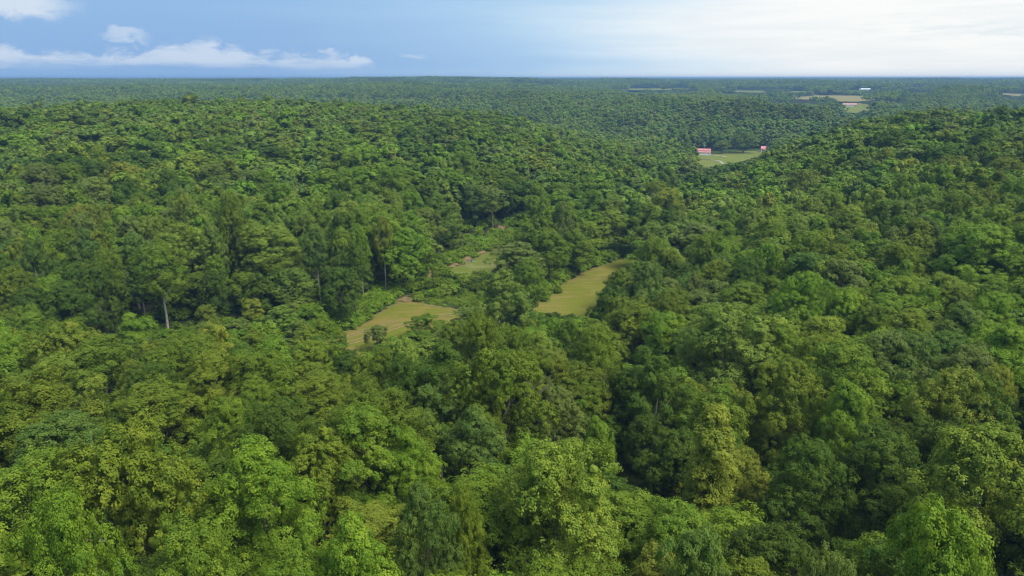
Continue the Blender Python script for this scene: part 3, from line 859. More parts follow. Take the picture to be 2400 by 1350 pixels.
hue_names = ['mid', 'lime', 'yellow', 'bright', 'olive', 'dark', 'bluegreen', 'sage', 'pale']
nz1 = vnoise(px_ / 42, py_ / 42, 51) * .55 + vnoise(px_ / 17, py_ / 17, 52) * .2 + rng.uniform(0, 1, n_) * .45
nz2 = vnoise(px_ / 35, py_ / 35, 53) * .5 + rng.uniform(0, 1, n_) * .6
hue_ = np.full(n_, 0)
hue_[nz1 > .66] = 3; hue_[nz1 > .76] = 1; hue_[(nz1 > .74) & (nz2 > .62)] = 8
hue_[nz1 < .50] = 4; hue_[nz1 < .40] = 5
hue_[(nz2 > .74) & (nz1 < .62)] = 6; hue_[(nz2 > .82) & (nz1 < .7)] = 7
hue_[rng.uniform(0, 1, n_) < .018] = 2
form_names = list(NEAR.keys())
fr_ = rng.uniform(0, 1, n_)
form_ = np.select([fr_ < .60, fr_ < .78, fr_ < .81, fr_ < .87, fr_ < .94], [0, 1, 2, 3, 4], 5)
far_ = (pr_2 := np.hypot(px_, py_)) > 480
form_[far_ & (form_ > 1) & (rng.uniform(0, 1, n_) < .8)] = 0
W_ = np.where(np.hypot(px_, py_) > 290, W_ * 1.24, W_); H_ = np.where(far_, H_ * .95, H_)
form_[(H_ < 11)] = np.where(rng.uniform(0, 1, (H_ < 11).sum()) < .6, 0, 4)
wl_ = (np.hypot(px_, py_) > 191) & (np.hypot(px_, py_) < 232) & (np.degrees(np.arctan2(px_, py_)) < -9) & (H_ > 16)
form_[wl_] = rng.choice([1, 1, 3, 3, 0, 4], wl_.sum())
tall_edge = (fields_sd(px_, py_) < 9) & (H_ > 16) & (pr_.max() > 0)
form_[tall_edge & (rng.uniform(0, 1, n_) < .4)] = 3
W_ = np.where(form_ == 3, W_ * .78, np.where(form_ == 2, W_ * .80, np.where(form_ == 1, W_ * .9, W_)))
rot_ = rng.uniform(0, 6.283, n_)
yg2 = poly_sd(px_, py_, YOUNG) < 2
hue_[yg2] = rng.choice([1, 3, 3, 8, 7], yg2.sum())
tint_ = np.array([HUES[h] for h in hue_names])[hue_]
dk_ = smooth01(1 - np.hypot((px_ - 330) / 140, (py_ - 930) / 110)) * .4  # darker trees on the slope behind the farm, its shade put into the tint
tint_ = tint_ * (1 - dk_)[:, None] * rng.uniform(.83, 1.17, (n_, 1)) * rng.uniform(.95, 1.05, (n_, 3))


def project(x, y, z):
    c, s = math.cos(PITCH), math.sin(PITCH); zz = z - CAM_Z
    zc = y * c - zz * s; uc = y * s + zz * c
    return 1200 + 1652 * x / zc, 675 - 1652 * uc / zc, zc


# which trees show largest from the viewpoint: paint their crowns far to near and count
hx = np.array([h[0] for h in HEROES]); hy = np.array([h[1] for h in HEROES]); hzt = np.array([h[2] for h in HEROES]); hw = np.array([h[3] for h in HEROES])
hg = ground(hx, hy); hH = np.maximum(hzt - hg, 6.0)
AX = np.concatenate([px_, hx]); AY = np.concatenate([py_, hy]); AG = np.concatenate([gz_, hg]); AH = np.concatenate([H_, hH]); AW = np.concatenate([W_, hw])
u_, v_, d_ = project(AX, AY, AG + .68 * AH)
ok = (d_ > 5) & (np.hypot(AX, AY) < 420) & (u_ > -150) & (u_ < 2550) & (v_ < 1500)
buf = np.full((338, 600), -1, np.int32)
cand = np.where(ok)[0]; cand = cand[np.argsort(-d_[cand])]
YY, XX = np.mgrid[0:338, 0:600]
for i in cand:
    cu, cv_ = u_[i] / 4, v_[i] / 4; ru = .47 * AW[i] * 413 / d_[i]; rv = (.33 * AH[i] * .93 + .16 * AW[i]) * 413 / d_[i]
    y0, y1 = max(0, int(cv_ - rv)), min(338, int(cv_ + rv) + 2); x0, x1 = max(0, int(cu - ru)), min(600, int(cu + ru) + 2)
    if y0 >= y1 or x0 >= x1: continue
    sub = buf[y0:y1, x0:x1]
    sub[((XX[y0:y1, x0:x1] - cu) / ru) ** 2 + ((YY[y0:y1, x0:x1] - cv_) / rv) ** 2 < 1] = i
cnt_ = np.bincount(buf[buf >= 0], minlength=len(AX))
cnt_[n_:] = 0
N_IND = 296 - len(HEROES)
chosen = np.argsort(-cnt_)[:N_IND]
chosen = chosen[cnt_[chosen] > 0]
print('chosen', len(chosen), 'smallest px', cnt_[chosen[-1]] * 16)


def make_tree(x, y, g, H, W, form, tint, rot, label, group, var, name='broadleaf_tree'):
    t = empty(name, (x, y, g), rot, label=label, category='tree')
    if group: t['group'] = group
    cm, tm = NEAR[form][var % len(NEAR[form])]
    s = (W / (2 * FORMS[form]['R'] * 1.04), W / (2 * FORMS[form]['R'] * 1.04), H / CANON_H)
    c = link('crown', cm, t); c.scale = s; c.color = (*tint, 1)
    k = link('trunk', tm, t); k.scale = (max(s[0], .7 * s[2]) if False else s[0], s[1], s[2])
    return t


for i, h in enumerate(HEROES):
    tint = np.array(HUES[h[5]]) * rng.uniform(.95, 1.1)
    make_tree(h[0], h[1], hg[i], hH[i], h[3], h[4], tint, rng.uniform(0, 6.28), h[7], 'individual forest trees', i)

# labels: each tree by its look and by the landmark tree it stands beside
SHADE = {'mid': 'mid green', 'lime': 'pale yellow-green', 'yellow': 'yellowish', 'bright': 'bright green', 'olive': 'olive green', 'dark': 'dark green', 'bluegreen': 'blue-green', 'sage': 'grey-green', 'pale': 'pale green'}
SHAPE = {'dome': 'domed', 'oval': 'upright', 'tower': 'tapering', 'tall': 'high-crowned', 'airy': 'feathery', 'open': 'open-branched'}
LAND = [(h[0], h[1], h[6]) for h in HEROES] + [(-28, 188, 'left mown field'), (20, 215, 'right mown field'), (-12, 248, 'little paddock')]
lx_ = np.array([l[0] for l in LAND]); ly_ = np.array([l[1] for l in LAND])
buckets = {}
for i in chosen:
    x, y = AX[i], AY[i]; r = math.hypot(x, y)
    dd = np.hypot(lx_ - x, ly_ - y) ; j = int(np.argmin(dd))
    vx, vy = lx_[j] - x, ly_[j] - y
    ux, uy = x / r, y / r
    al = -(vx * ux + vy * uy); ac = -(vx * uy - vy * ux)
    rel = ('behind' if al > 0 else 'in front of') if abs(al) > abs(ac) else ('right of' if ac > 0 else 'left of')
    buckets.setdefault((j, rel, hue_names[hue_[i]], form_names[form_[i]]), []).append((dd[j], int(i)))
ORD = ['closest', 'next', 'third', 'fourth', 'fifth', 'sixth', 'seventh', 'eighth', 'ninth', 'tenth', 'eleventh', 'twelfth', 'thirteenth', 'fourteenth', 'fifteenth', 'sixteenth', 'seventeenth', 'eighteenth']
ORD_ = ['nearest', 'second', 'third', 'fourth', 'fifth', 'sixth', 'seventh', 'eighth', 'ninth', 'tenth', 'eleventh', 'twelfth']
for (j, rel, _h, _f), lst in sorted(buckets.items()):
    lst.sort()
    for k, (dist, i) in enumerate(lst):
        wd = f"{SHADE[_h]} {SHAPE[_f]} tree {rel} the {LAND[j][2]}"
        if len(lst) > 1: wd = f"{ORD_[k]} " + wd
        make_tree(AX[i], AY[i], AG[i], AH[i], AW[i], form_names[form_[i]], tint_[i], rot_[i], wd, 'individual forest trees', int(rng.integers(0, 9)))

# ------------------------------------------------------------------ the rest of the forest, one object
proto_col = bpy.data.collections.new('forest_sources')
PROTO = []


def proto(me):
    o = bpy.data.objects.new('tree_source.%03d' % len(PROTO), me); proto_col.objects.link(o); PROTO.append(o); return len(PROTO) - 1


P_NEAR = {}; P_MID = {}; P_LOW = {}
for q, fm_ in enumerate(form_names):
    P_NEAR[q] = [proto(combined_mesh('near_tree', fm_, 300 + q * 10 + v, 18, 20, FORMS[fm_]['leaf'] * 1.6, None, 8, fm_ in ('tall', 'airy'), .6, .62)) for v in range(2)]
for q, fm_ in enumerate(form_names):
    P_MID[q] = [proto(combined_mesh('mid_tree', fm_, 400 + q * 10 + v, 11, 10, .32, 32, 5, fm_ in ('tall', 'airy'), .5, .80)) for v in range(2)]
for q, fm_ in enumerate(form_names):
    P_LOW[q] = [proto(combined_mesh('low_tree', fm_, 500 + q * 10 + v, 9, 5, .50, 22, 1, False, .45, .86)) for v in range(1)]


def clump_mesh(size, spacing, seed, leafsz, per):
    g = np.random.default_rng(seed)
    Vs, Ts = [], []
    for _ in range(int((size / spacing) ** 2)):
        cx, cy = g.uniform(-.55, .55, 2) * size; R = g.uniform(4.2, 6.6); h = g.uniform(15.5, 22)
        u = unit(g.normal(size=(per, 3)) + np.array([0, 0, .5])); u[:, 2] = np.abs(u[:, 2]) - .25
        lob = 1 + .2 * np.sin(u[:, :1] * 5 + g.uniform(0, 6)) + .2 * np.sin(u[:, 1:2] * 5 + g.uniform(0, 6))
        p = np.array([cx, cy, h - R * .95]) + u * np.array([R, R, R * .95]) * lob * g.uniform(.8, 1.03, (per, 1))
        nrm = unit(u * .7 + np.array([0, 0, .4]) + g.normal(0, .45, (per, 3)))
        a = unit(np.cross(nrm, g.normal(size=(per, 3)))); b = np.cross(nrm, a)
        s = leafsz * g.uniform(.7, 1.3, (per, 1)); a = a * s; b = b * s * .7
        Vs.append(np.stack([p - a, p - b, p + a, p + b], 1).reshape(-1, 3))
        tn = g.uniform(0, .8); Ts.append(np.repeat(np.clip(tn + g.uniform(-.15, .3, per), 0, 1), 4))
    V = np.vstack(Vs)
    return mesh_np('forest_patch', V, np.arange(len(V)).reshape(-1, 4), [MAT['leaf_far']], tone=np.concatenate(Ts))


P_C1 = [proto(clump_mesh(32, 7.8, 600 + v, 1.5, 46)) for v in range(4)]
P_C2 = [proto(clump_mesh(76, 8.4, 620 + v, 2.2, 22)) for v in range(3)]
P_C3 = [proto(clump_mesh(240, 13, 640 + v, 5.0, 10)) for v in range(2)]

rest = np.setdiff1d(np.arange(n_), chosen)
pts_p, pts_rot, pts_scl, pts_tint, pts_idx = [], [], [], [], []
rr_ = np.hypot(px_[rest], py_[rest])
for k, i in enumerate(rest):
    f_ = int(form_[i]); r = rr_[k]
    pool = P_NEAR[f_] if r < 270 else (P_MID[f_] if r < 620 else P_LOW[f_])
    pts_idx.append(pool[i % len(pool)])
    R = FORMS[form_names[f_]]['R'] * 2.08
    pts_scl.append((W_[i] / R, W_[i] / R, H_[i] / CANON_H))
pts_p = [np.column_stack([px_[rest], py_[rest], gz_[rest]])]; pts_rot = [rot_[rest]]; pts_tint = [tint_[rest]]
pts_scl = [np.array(pts_scl)]; pts_idx = [np.array(pts_idx)]


def add_clumps(step, rmin, rmax, pool, seed, margin, hs, half=38):
    x, y = grid_pts(step, rmin, rmax, half, seed)
    z = ground(x, y); g = np.random.default_rng(seed)
    k = fields_sd(x, y) > margin
    def hides(h):
        q = seen_past(x, y, z + h)
        for s_ in (-.35, .35): q |= seen_past(x + s_ * step, y, z + h)
        return q
    zs_ = np.where(hides(23), .24, 1.0)
    k &= ~(hides(6) & (zs_ < 1))
    zs_ = zs_[k]
    x, y, z = x[k], y[k], z[k]; n = len(x)
    m = vnoise(x / (step * 2.2), y / (step * 2.2), seed + 1) * .6 + g.uniform(0, 1, n) * .4
    base = np.array(HUES['mid']) * .55 + np.array(HUES['bright']) * .2 + np.array(HUES['olive']) * .25
    tint = base * (.58 + .60 * m)[:, None] * g.uniform(.95, 1.05, (n, 3))
    pts_p.append(np.column_stack([x, y, z])); pts_rot.append(g.uniform(0, 6.28, n)); pts_tint.append(tint)
    s = g.uniform(.9, 1.12, n) * zs_; pts_scl.append(np.column_stack([np.ones(n) * hs, np.ones(n) * hs, s])); pts_idx.append(np.array(pool)[g.integers(0, len(pool), n)])
    print('clumps', n)


add_clumps(29, 1385, 2650, P_C1, 71, 17, 1.0)
add_clumps(70, 2620, 7300, P_C2, 72, 45, 1.0)
add_clumps(215, 7200, 16000, P_C3, 73, 100, 1.0)


def scatter(name, P, rot, scl, tint, idx, col):
    me = bpy.data.meshes.new(name)
    me.vertices.add(len(P)); me.vertices.foreach_set('co', np.asarray(P, np.float32).ravel())
    me.attributes.new('rot', 'FLOAT', 'POINT').data.foreach_set('value', np.asarray(rot, np.float32))
    me.attributes.new('scl', 'FLOAT_VECTOR', 'POINT').data.foreach_set('vector', np.asarray(scl, np.float32).ravel())
    me.attributes.new('tint', 'FLOAT_COLOR', 'POINT').data.foreach_set('color', np.column_stack([tint, np.ones(len(P))]).astype(np.float32).ravel())
    me.attributes.new('pick', 'INT', 'POINT').data.foreach_set('value', np.asarray(idx, np.int32))
    o = link(name, me, kind='stuff')
    ng = bpy.data.node_groups.new(name, 'GeometryNodeTree')
    ng.interface.new_socket('Geometry', in_out='INPUT', socket_type='NodeSocketGeometry')
    ng.interface.new_socket('Geometry', in_out='OUTPUT', socket_type='NodeSocketGeometry')
    N = ng.nodes; L = ng.links
    gi = N.new('NodeGroupInput'); go = N.new('NodeGroupOutput')
    ci = N.new('GeometryNodeCollectionInfo'); ci.inputs['Collection'].default_value = col
    ci.inputs['Separate Children'].default_value = True; ci.inputs['Reset Children'].default_value = True
    ip = N.new('GeometryNodeInstanceOnPoints'); ip.inputs['Pick Instance'].default_value = True
    def attr(nm, ty):
        a = N.new('GeometryNodeInputNamedAttribute'); a.data_type = ty; a.inputs['Name'].default_value = nm
        return [s for s in a.outputs if s.enabled and s.name == 'Attribute'][0]
    cx = N.new('ShaderNodeCombineXYZ'); L.new(attr('rot', 'FLOAT'), cx.inputs[2])
    L.new(gi.outputs[0], ip.inputs['Points']); L.new(ci.outputs[0], ip.inputs['Instance'])
    L.new(attr('pick', 'INT'), ip.inputs['Instance Index'])
    L.new(cx.outputs[0], ip.inputs['Rotation']); L.new(attr('scl', 'FLOAT_VECTOR'), ip.inputs['Scale'])
    L.new(ip.outputs[0], go.inputs[0])
    md = o.modifiers.new('scatter', 'NODES'); md.node_group = ng
    return o


scatter('forest', np.vstack(pts_p), np.concatenate(pts_rot), np.vstack(pts_scl), np.vstack(pts_tint), np.concatenate(pts_idx), proto_col)

# ------------------------------------------------------------------ bushes and undergrowth
def bush_arrays(seed, R, H, lobes, tufts, leaves, leaf):
    g = np.random.default_rng(seed)
    ang = g.uniform(0, 6.28, lobes); rd = R * np.sqrt(g.uniform(0, 1, lobes)) * .7
    c = np.stack([rd * np.cos(ang), rd * np.sin(ang), H * g.uniform(.25, .75, lobes) * (1 - .4 * rd / R)], -1); lr = R * g.uniform(.28, .5, lobes)
    li = np.repeat(np.arange(lobes), tufts); d = unit(g.normal(size=(len(li), 3)) + np.array([0, 0, .5]))
    tp = c[li] + d * lr[li][:, None] * np.array([1, 1, .8]); tt = g.uniform(0, .7, len(li))
    ti = np.repeat(np.arange(len(li)), leaves); M = len(ti); e = unit(g.normal(size=(M, 3)))
    p = tp[ti] + e * .42 * g.uniform(.3, 1, (M, 1)); p[:, 2] = np.maximum(p[:, 2], .05)
    nrm = unit(d[ti] * .6 + np.array([0, 0, .5]) + g.normal(0, .45, (M, 3)))
    a = unit(np.cross(nrm, g.normal(size=(M, 3)))); b = np.cross(nrm, a); s = leaf * g.uniform(.7, 1.3, (M, 1)); a = a * s; b = b * s * .6
    V = np.stack([p - a, p - b, p + a, p + b], 1).reshape(-1, 3)
    return V, np.arange(M * 4).reshape(-1, 4), np.repeat(np.clip(tt[ti] + g.uniform(-.1, .35, M), 0, 1), 4)


bush_col = bpy.data.collections.new('undergrowth_sources')
for v in range(4):
    V, F, tn = bush_arrays(700 + v, 2.0, 2.6, 10, 14, 12, .15)
    bush_col.objects.link(bpy.data.objects.new('bush_source.%03d' % v, mesh_np('low_bush', V, F, [MAT['leaf_far']], tone=tn)))
for v in range(2):
    V, F, tn = bush_arrays(720 + v, 2.2, .9, 14, 11, 11, .13)
    bush_col.objects.link(bpy.data.objects.new('bush_source.%03d' % (4 + v), mesh_np('herb_patch', V, F, [MAT['leaf_far']], tone=tn)))

x, y = grid_pts(2.3, 110, 345, 36, 81)
g_ = np.random.default_rng(82)
sdn = fields_sd(x, y); inb = np.zeros(len(x), bool)
for zb_, pb_ in BRUSH: inb |= poly_sd(x, y, pb_) < 0
edge_ = (sdn > .3) & (sdn < 9)
iny = poly_sd(x, y, YOUNG) < 0
pick_ = inb | (edge_ & (g_.uniform(0, 1, len(x)) < .8)) | (iny & (g_.uniform(0, 1, len(x)) < .5)) | (g_.uniform(0, 1, len(x)) < .10)
pick_ &= sdn > .3
z = ground(x, y)
hs_ = np.where(inb, g_.uniform(.35, .9, len(x)) * np.where(vnoise(x / 7, y / 7, 88) > .6, 1.7, .8), g_.uniform(.7, 1.7, len(x)))
hs_ = np.where((sdn < 2.0), hs_ * .6, hs_)
bad = seen_past(x, y, z + 2.6 * hs_) & ~inb
hs_[bad] *= .45
pick_ &= ~(seen_past(x, y, z + 2.6 * hs_) & ~inb)
for cp in ([(-36, 203.5), (-33.2, 214), (-29.3, 206), (-30.6, 203)], [(-33, 226), (-30, 236), (-27, 240), (-25.5, 234), (-29, 225)]): pick_ &= poly_sd(x, y, cp) > .6
for cp in ([(-24, 243), (-18, 257), (-12, 268), (-9.5, 268), (-16, 252), (-20.5, 243)], [(-9, 285), (-7, 308), (-1.5, 306), (-2.5, 290)]): pick_ &= (poly_sd(x, y, cp) > .6) | (g_.uniform(0, 1, len(x)) < .6)
x, y, z, hs_, inb = (a[pick_] for a in (x, y, z, hs_, inb)); n = len(x)
tb = 1.2 * np.where((vnoise(x / 9, y / 9, 83) * .6 + g_.uniform(0, 1, n) * .4)[:, None] > .5, np.array(HUES['bright']) * .95, np.array(HUES['mid']) * .95)
tb = np.where(inb[:, None] & (g_.uniform(0, 1, n) < .35)[:, None], np.array(HUES['lime']) * .95, tb) * g_.uniform(.85, 1.15, (n, 1))
ix = np.where(inb & (vnoise(x / 7, y / 7, 88) <= .6), g_.integers(4, 6, n), g_.integers(0, 4, n))
scatter('undergrowth', np.column_stack([x, y, z]), g_.uniform(0, 6.28, n), np.column_stack([hs_ * 1.05 + .15, hs_ * 1.05 + .15, hs_]), tb, ix, bush_col)
print('undergrowth', n)

# single bushes one can tell apart
bm_ = []
for v in range(3):
    V, F, tn = bush_arrays(740 + v, 3.0, 3.6, 20, 22, 18, .14)
    bm_.append(mesh_np('foliage', V, F, [MAT['leaf']], tone=tn))
BUSHES = [
 (-21.5, 214.5, 1.25, 'mid', 'largest round dark green bush in the brush between field and paddock'),
 (-25.0, 217.0, 1.0, 'mid', 'round bush left of the largest one in the brush'),
 (-17.0, 211.0, .75, 'dark', 'low dark bush in front of the largest one in the brush'),
 (-10.5, 220.5, .9, 'mid', 'green bush at the near corner of the paddock'),
 (4.0, 311.0, 1.7, 'bright', 'big rounded bright green thicket bush beyond the paddock'),
 (9.0, 306.0, 1.6, 'mid', 'rounded thicket bush right of the big bright one beyond the paddock'),
 (-1.0, 318.0, 1.4, 'bright', 'thicket bush left of the big bright one beyond the paddock'),
 (14.0, 300.0, 1.4, 'lime', 'pale green thicket bush behind the trees between the fields'),
 (10.0, 204.5, .65, 'bright', 'small bright bush at the left edge of the right mown field'),
 (14.5, 213.0, .6, 'mid', 'small green bush halfway along the left edge of the right mown field'),
 (-80.0, 172.0, 1.4, 'lime', 'bright yellow-green mound of shrubs by the foot of the bare trunk'),
 (-74.0, 175.5, 1.2, 'bright', 'bright shrub right of the yellow-green mound of shrubs'),
]
for i, (bx_, by_, s, hue, lab) in enumerate(BUSHES):
    e = empty('bush', (bx_, by_, gz(bx_, by_)), i * 1.3, label=lab, category='bush', group='bushes round the fields')
    f = link('foliage', bm_[i % 3], e); f.scale = (s, s, s); f.color = (*HUES[hue], 1)
    MB().cyl((0, 0, -.3), (0, 0, 1.2 * s), .12, .06, 6).obj('stem', MAT['bark'], e)


# ------------------------------------------------------------------ dead trees
def dead_tree(x, y, H, seed, label, lean=(0, 0)):
    g = np.random.default_rng(seed)
    e = empty('dead_tree', (x, y, gz(x, y)), 0, label=label, category='dead tree', group='dead trees')
    zs = np.linspace(-1, H * .9, 7); ctr = np.stack([lean[0] * (zs / H) ** 1.5 if False else lean[0] * np.clip(zs / H, 0, 1), lean[1] * np.clip(zs / H, 0, 1), zs], -1)
    V, F = tube(ctr, np.linspace(.24, .05, 7), 6)
    link('trunk', mesh_np('trunk', V, F, [MAT['bark']], smooth=True), e)
    for q in range(11):
        z0 = H * g.uniform(.5, .9); a = q * 2.4 + g.normal(0, .3); L = g.uniform(2.2, 4.5); s = np.array([lean[0] * z0 / H, lean[1] * z0 / H, z0])
        d = np.array([math.cos(a), math.sin(a), .75]); m = s + d * L * .5 + g.normal(0, .15, 3); t = s + d * L + np.array([0, 0, .5])
        Vs, Fs = tube([s, m, t], [.09, .06, .02], 5); n = len(Vs)
        for _ in range(5):
            k = g.uniform(.4, 1); b = s * (1 - k) + t * k; dd = unit(d + g.normal(0, .6, 3)) * g.uniform(.8, 1.8)
            v2, f2 = tube([b, b + dd * .5 + g.normal(0, .08, 3), b + dd], [.035, .026, .012], 4); Vs = np.vstack([Vs, v2]); Fs = np.vstack([Fs, f2 + n]); n = len(Vs)
        link('branch', mesh_np('branch', Vs, Fs, [MAT['bark']], smooth=True), e)


dead_tree(3.3, 93.5, 19.0, 5, 'bare dead tree with forked pale branches left of the grey-green dome', (-.8, 0))
dead_tree(-100.0, 158.0, 13, 6, 'small bare grey tree at the edge of the dark left woods', (.8, 0))
dead_tree(10.5, 307, 13, 7, 'slim bare dead stems beyond the thicket', (.2, 0))


# ------------------------------------------------------------------ the farm and the far buildings
def barn():
    e = empty('barn', (199.5, 745.0, -12), math.radians(-14), label='white barn with a red roof and a row of white dormers on the farm lawn', category='barn')
    L, D = 7.2, 4.6
    MB().box(-L, L, -D, D, 0, 3.0).obj('wall', MAT['white'], e)
    lo = MB(); lo.slab([(-L-.3, -D-.5, 2.9), (L+.3, -D-.5, 2.9), (L+.3, -1.9, 4.25), (-L-.3, -1.9, 4.25)], .14)
    lo.slab([(L+.3, D+.5, 2.9), (-L-.3, D+.5, 2.9), (-L-.3, 1.9, 4.25), (L+.3, 1.9, 4.25)], .14); lo.obj('lower_roof', MAT['red_roof'], e)
    MB().box(-L+.1, L-.1, -1.9, 1.9, 3.0, 5.0).obj('upper_wall', MAT['white'], e)
    for s in (-1, 1):
        m = MB().add([(s*L, -D, 3.0), (s*L, D, 3.0), (s*L, 1.9, 4.2), (s*L, -1.9, 4.2)], [(0, 1, 2, 3) if s > 0 else (3, 2, 1, 0)])
        m.obj('gable_wall', MAT['white'], e)
    up = MB(); up.slab([(-L-.3, -2.7, 4.75), (L+.3, -2.7, 4.75), (L+.3, 0, 6.3), (-L-.3, 0, 6.3)], .14)
    up.slab([(L+.3, 2.7, 4.75), (-L-.3, 2.7, 4.75), (-L-.3, 0, 6.3), (L+.3, 0, 6.3)], .14); r = up.obj('upper_roof', MAT['red_roof'], e)
    MB().box(-L-.35, L+.35, -.15, .15, 6.36, 6.52).obj('ridge_cap', MAT['red_roof'], r)
    for s in (-1, 1):
        MB().add([(s*(L-.1), -2.3, 4.95), (s*(L-.1), 2.3, 4.95), (s*(L-.1), 0, 6.25)], [(0, 1, 2) if s > 0 else (2, 1, 0)]).obj('upper_gable', MAT['white'], e)
    for k in range(5):     # low dormers whose white faces show as a row
        x0 = -6.2 + k * 3.1 - .85
        d = MB().box(x0, x0+1.7, -2.95, -1.95, 4.05, 4.85).obj('dormer', MAT['white'], e)
        MB().box(x0+.35, x0+1.35, -2.99, -2.955, 4.2, 4.7).obj('pane', MAT['glass'], d)
    MB().box(4.9, 5.7, -D-.06, -D-.003, 1.2, 2.1).obj('window', MAT['glass'], e)
    MB().box(L+.003, L+.08, -2.0, 2.0, 0, 2.6).obj('door', MAT['dark'], e)


def house():
    e = empty('farmhouse', (273.5, 772.0, -12), math.radians(-16), label='small white house with a red roof, at the right end of the farm lawn', category='house')
    L, D = 4.4, 3.6
    MB().box(-L, L, -D, D, 0, 4.0).obj('wall', MAT['white'], e)
    r = MB(); r.slab([(-L-.4, -D-.5, 3.75), (L+.4, -D-.5, 3.75), (L+.4, 0, 6.3), (-L-.4, 0, 6.3)], .15)
    r.slab([(L+.4, D+.5, 3.75), (-L-.4, D+.5, 3.75), (-L-.4, 0, 6.3), (L+.4, 0, 6.3)], .15); ro = r.obj('roof', MAT['red_roof'], e)
    MB().box(1.5, 2.2, .4, 1.1, 5.6, 7.2).obj('chimney', MAT['clay'], ro)
    for s in (-1, 1): MB().add([(s*L, -D, 4.0), (s*L, D, 4.0), (s*L, 0, 6.2)], [(0, 1, 2) if s > 0 else (2, 1, 0)]).obj('gable_wall', MAT['white'], e)
    for x0 in (-3.2, 2.0): MB().box(x0, x0+1.1, -D-.05, -D-.003, 1.5, 2.9).obj('window', MAT['glass'], e)
    MB().box(-.6, .5, -D-.06, -D-.003, 0, 2.2).obj('door', MAT['dark'], e)
    p = MB().slab([(-2.2, -D-2.2, 2.7), (2.4, -D-2.2, 2.7), (2.4, -D-.01, 3.2), (-2.2, -D-.01, 3.2)], .12).obj('porch_roof', MAT['red_roof'], e)
    for x0 in (-2.0, 2.2): MB().box(x0-.08, x0+.08, -D-2.1, -D-1.94, 0, 2.7).obj('porch_post', MAT['white'], e)


def far_barn():
    e = empty('field_barn', (627.0, 1352.0, 13.2), math.radians(-22), label='long white barn with a faded red roof beside the far hay field', category='barn')
    L, D = 11.5, 5.5
    MB().box(-L, L-3.2, -D, D, 0, 4.2).obj('wall', MAT['white'], e)
    r = MB(); r.slab([(-L-.4, -D-.5, 4.1), (L+.4, -D-.5, 4.1), (L+.4, 0, 6.7), (-L-.4, 0, 6.7)], .16)
    r.slab([(L+.4, D+.5, 4.1), (-L-.4, D+.5, 4.1), (-L-.4, 0, 6.7), (L+.4, 0, 6.7)], .16); r.obj('roof', MAT['rust_roof'], e)
    MB().add([(-L, -D, 4.2), (-L, D, 4.2), (-L, 0, 6.6)], [(2, 1, 0)]).obj('gable_wall', MAT['white'], e)
    MB().add([(L-3.2, -D, 4.2), (L-3.2, D, 4.2), (L-3.2, 0, 6.6)], [(0, 1, 2)]).obj('gable_wall', MAT['white'], e)
    MB().box(L-3.19, L-3.1, -D+.4, D-.4, .1, 3.9).obj('bay_shade_slab', MAT['dark'], e)  # thin near-black slab on the wall, painting the shade of the open end
    for yy in (-D+.1, 0, D-.1): MB().box(L-.3, L-.05, yy-.12, yy+.12, 0, 4.1).obj('post', MAT['wood'], e)


def far_house():
    e = empty('white_farm_building', (1009.0, 2090.0, 30.3), math.radians(-24), label='distant low white farm building with a white roof before the horizon woods', category='building')
    L, D = 12, 6
    MB().box(-L, L, -D, D, 0, 3.4).obj('wall', MAT['white'], e)
    r = MB(); r.slab([(-L-.4, -D-.5, 3.3), (L+.4, -D-.5, 3.3), (L+.4, 0, 6.0), (-L-.4, 0, 6.0)], .2)
    r.slab([(L+.4, D+.5, 3.3), (-L-.4, D+.5, 3.3), (-L-.4, 0, 6.0), (L+.4, 0, 6.0)], .2); r.obj('roof', MAT['white_roof'], e)
    for x0 in (-9, -3, 3): MB().box(x0, x0+2, -D-.06, -D-.003, .9, 2.3).obj('window', MAT['glass'], e)
    MB().box(-L-5, -L-.02, -4, 4, 0, 4.8).obj('side_shed', MAT['white_roof'], e)
    MB().box(7.5, 9, -D-.06, -D-.003, 0, 2.3).obj('door', MAT['dark'], e)


def pole(x, y, H, label, arms=2, tank=False):
    e = empty('utility_pole', (x, y, gz(x, y)), .3, label=label, category='utility pole', group='utility poles')
    MB().cyl((0, 0, -1), (0, 0, H), .26, .18, 8).obj('post', MAT['metal'] if tank else MAT['wood'], e)
    for k in range(arms): MB().box(-1.7, 1.7, -.1, .1, H - .9 - 1.5*k, H - .65 - 1.5*k).obj('crossarm', MAT['metal'], e)
    if tank: MB().cyl((.55, 0, H-5.4), (.55, 0, H-3.8), .42, .42, 10).obj('transformer', MAT['metal'], e)


barn(); house(); far_barn(); far_house()
pole(872, 1742, 13, 'left one of the two grey poles at the end of the far hay field', 2, True)
pole(880, 1738, 13.5, 'right one of the two grey poles at the end of the far hay field', 2, True)
pole(958, 2015, 13, 'single pole standing left of the distant white farm building', 1)
pole(203.5, 756, 9, 'thin pole behind the white barn on the farm lawn', 1)


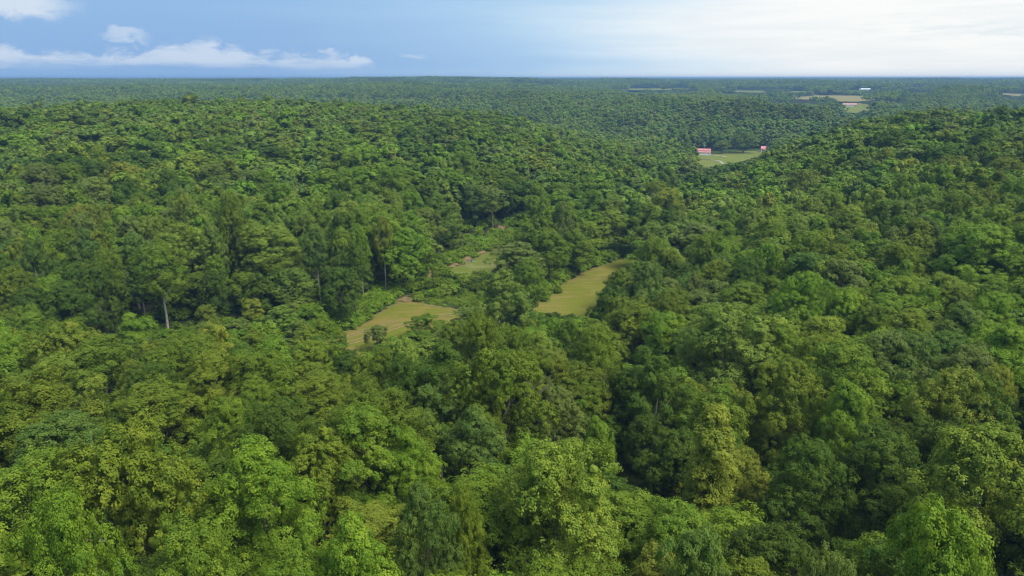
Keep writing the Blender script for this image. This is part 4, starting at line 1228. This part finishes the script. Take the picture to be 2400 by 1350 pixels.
def mast():
    x, y = 1657, 2500
    e = empty('radio_mast', (x, y, gz(x, y)), 0, label='faint thin radio mast rising on the bright horizon at right', category='mast')
    H = 71.5 - gz(x, y)
    for k in range(3):
        a = k * 2.094; MB().cyl((1.1*math.cos(a), 1.1*math.sin(a), -1), (.35*math.cos(a), .35*math.sin(a), H), .10, .08, 5).obj('leg', MAT['metal'], e)
    br = MB(); n = 11
    for q in range(n):
        z0, z1 = H*q/n, H*(q+1)/n
        for k in range(3):
            a, b = k*2.094, (k+1)*2.094; f0 = 1.1-.75*q/n; f1 = 1.1-.75*(q+1)/n
            br.cyl((f0*math.cos(a), f0*math.sin(a), z0), (f1*math.cos(b), f1*math.sin(b), z1), .05, .05, 4)
    br.obj('bracing', MAT['metal'], e, kind='stuff')


mast()


def barrel():
    x, y = -14.7, 250.8
    e = empty('drum', (x, y, gz(x, y) + .1), 0, label='small blue drum standing alone on the paddock grass', category='drum')
    b = MB(); b.cyl((0, 0, 0), (0, 0, .95), .32, .32, 16); b.obj('body', MAT['blue'], e)
    for z0 in (.02, .32, .62, .9):
        MB().cyl((0, 0, z0), (0, 0, z0+.05), .345, .345, 16).obj('rim', MAT['blue'], e)


barrel()


def fence():
    e = empty('board_fence', (0, 0, 0), 0, label='low dark board fence along the ditch below the farm lawn', category='fence')
    A = np.array([172.0, 699.5]); B = np.array([193.0, 693.0]); n = 8
    P = [A + (B - A) * k / n for k in range(n + 1)]
    for q in P:
        z0 = gz(*q); MB().box(q[0]-.09, q[0]+.09, q[1]-.09, q[1]+.09, z0-.2, z0+1.35).obj('post', MAT['wood'], e)
    for k in range(n):
        for h in (.45, .8, 1.15):
            a, b = P[k], P[k+1]; za, zb2 = gz(*a)+h, gz(*b)+h
            MB().slab([(a[0], a[1]-.12, za), (b[0], b[1]-.12, zb2), (b[0], b[1]-.12, zb2+.15), (a[0], a[1]-.12, za+.15)], .03).obj('rail', MAT['wood'], e)


fence()

# ------------------------------------------------------------------ the air
hz = MB().box(-46000, 46000, -46000, 46000, -70, 75)
hm, HM = new_mat('blue_haze')
pv = HM.n('ShaderNodeVolumePrincipled')
pv.inputs['Color'].default_value = (0.27, 0.48, 0.80, 1)
pv.inputs['Density'].default_value = HAZE_DENSITY = 0.00018
pv.inputs['Anisotropy'].default_value = 0.0
pv.inputs['Density Attribute'].default_value = ''
HM.t.links.new(pv.outputs[0], HM.n('ShaderNodeOutputMaterial').inputs['Volume'])
hz.obj('haze', hm, kind='stuff')
print('objects', len(bpy.data.objects))
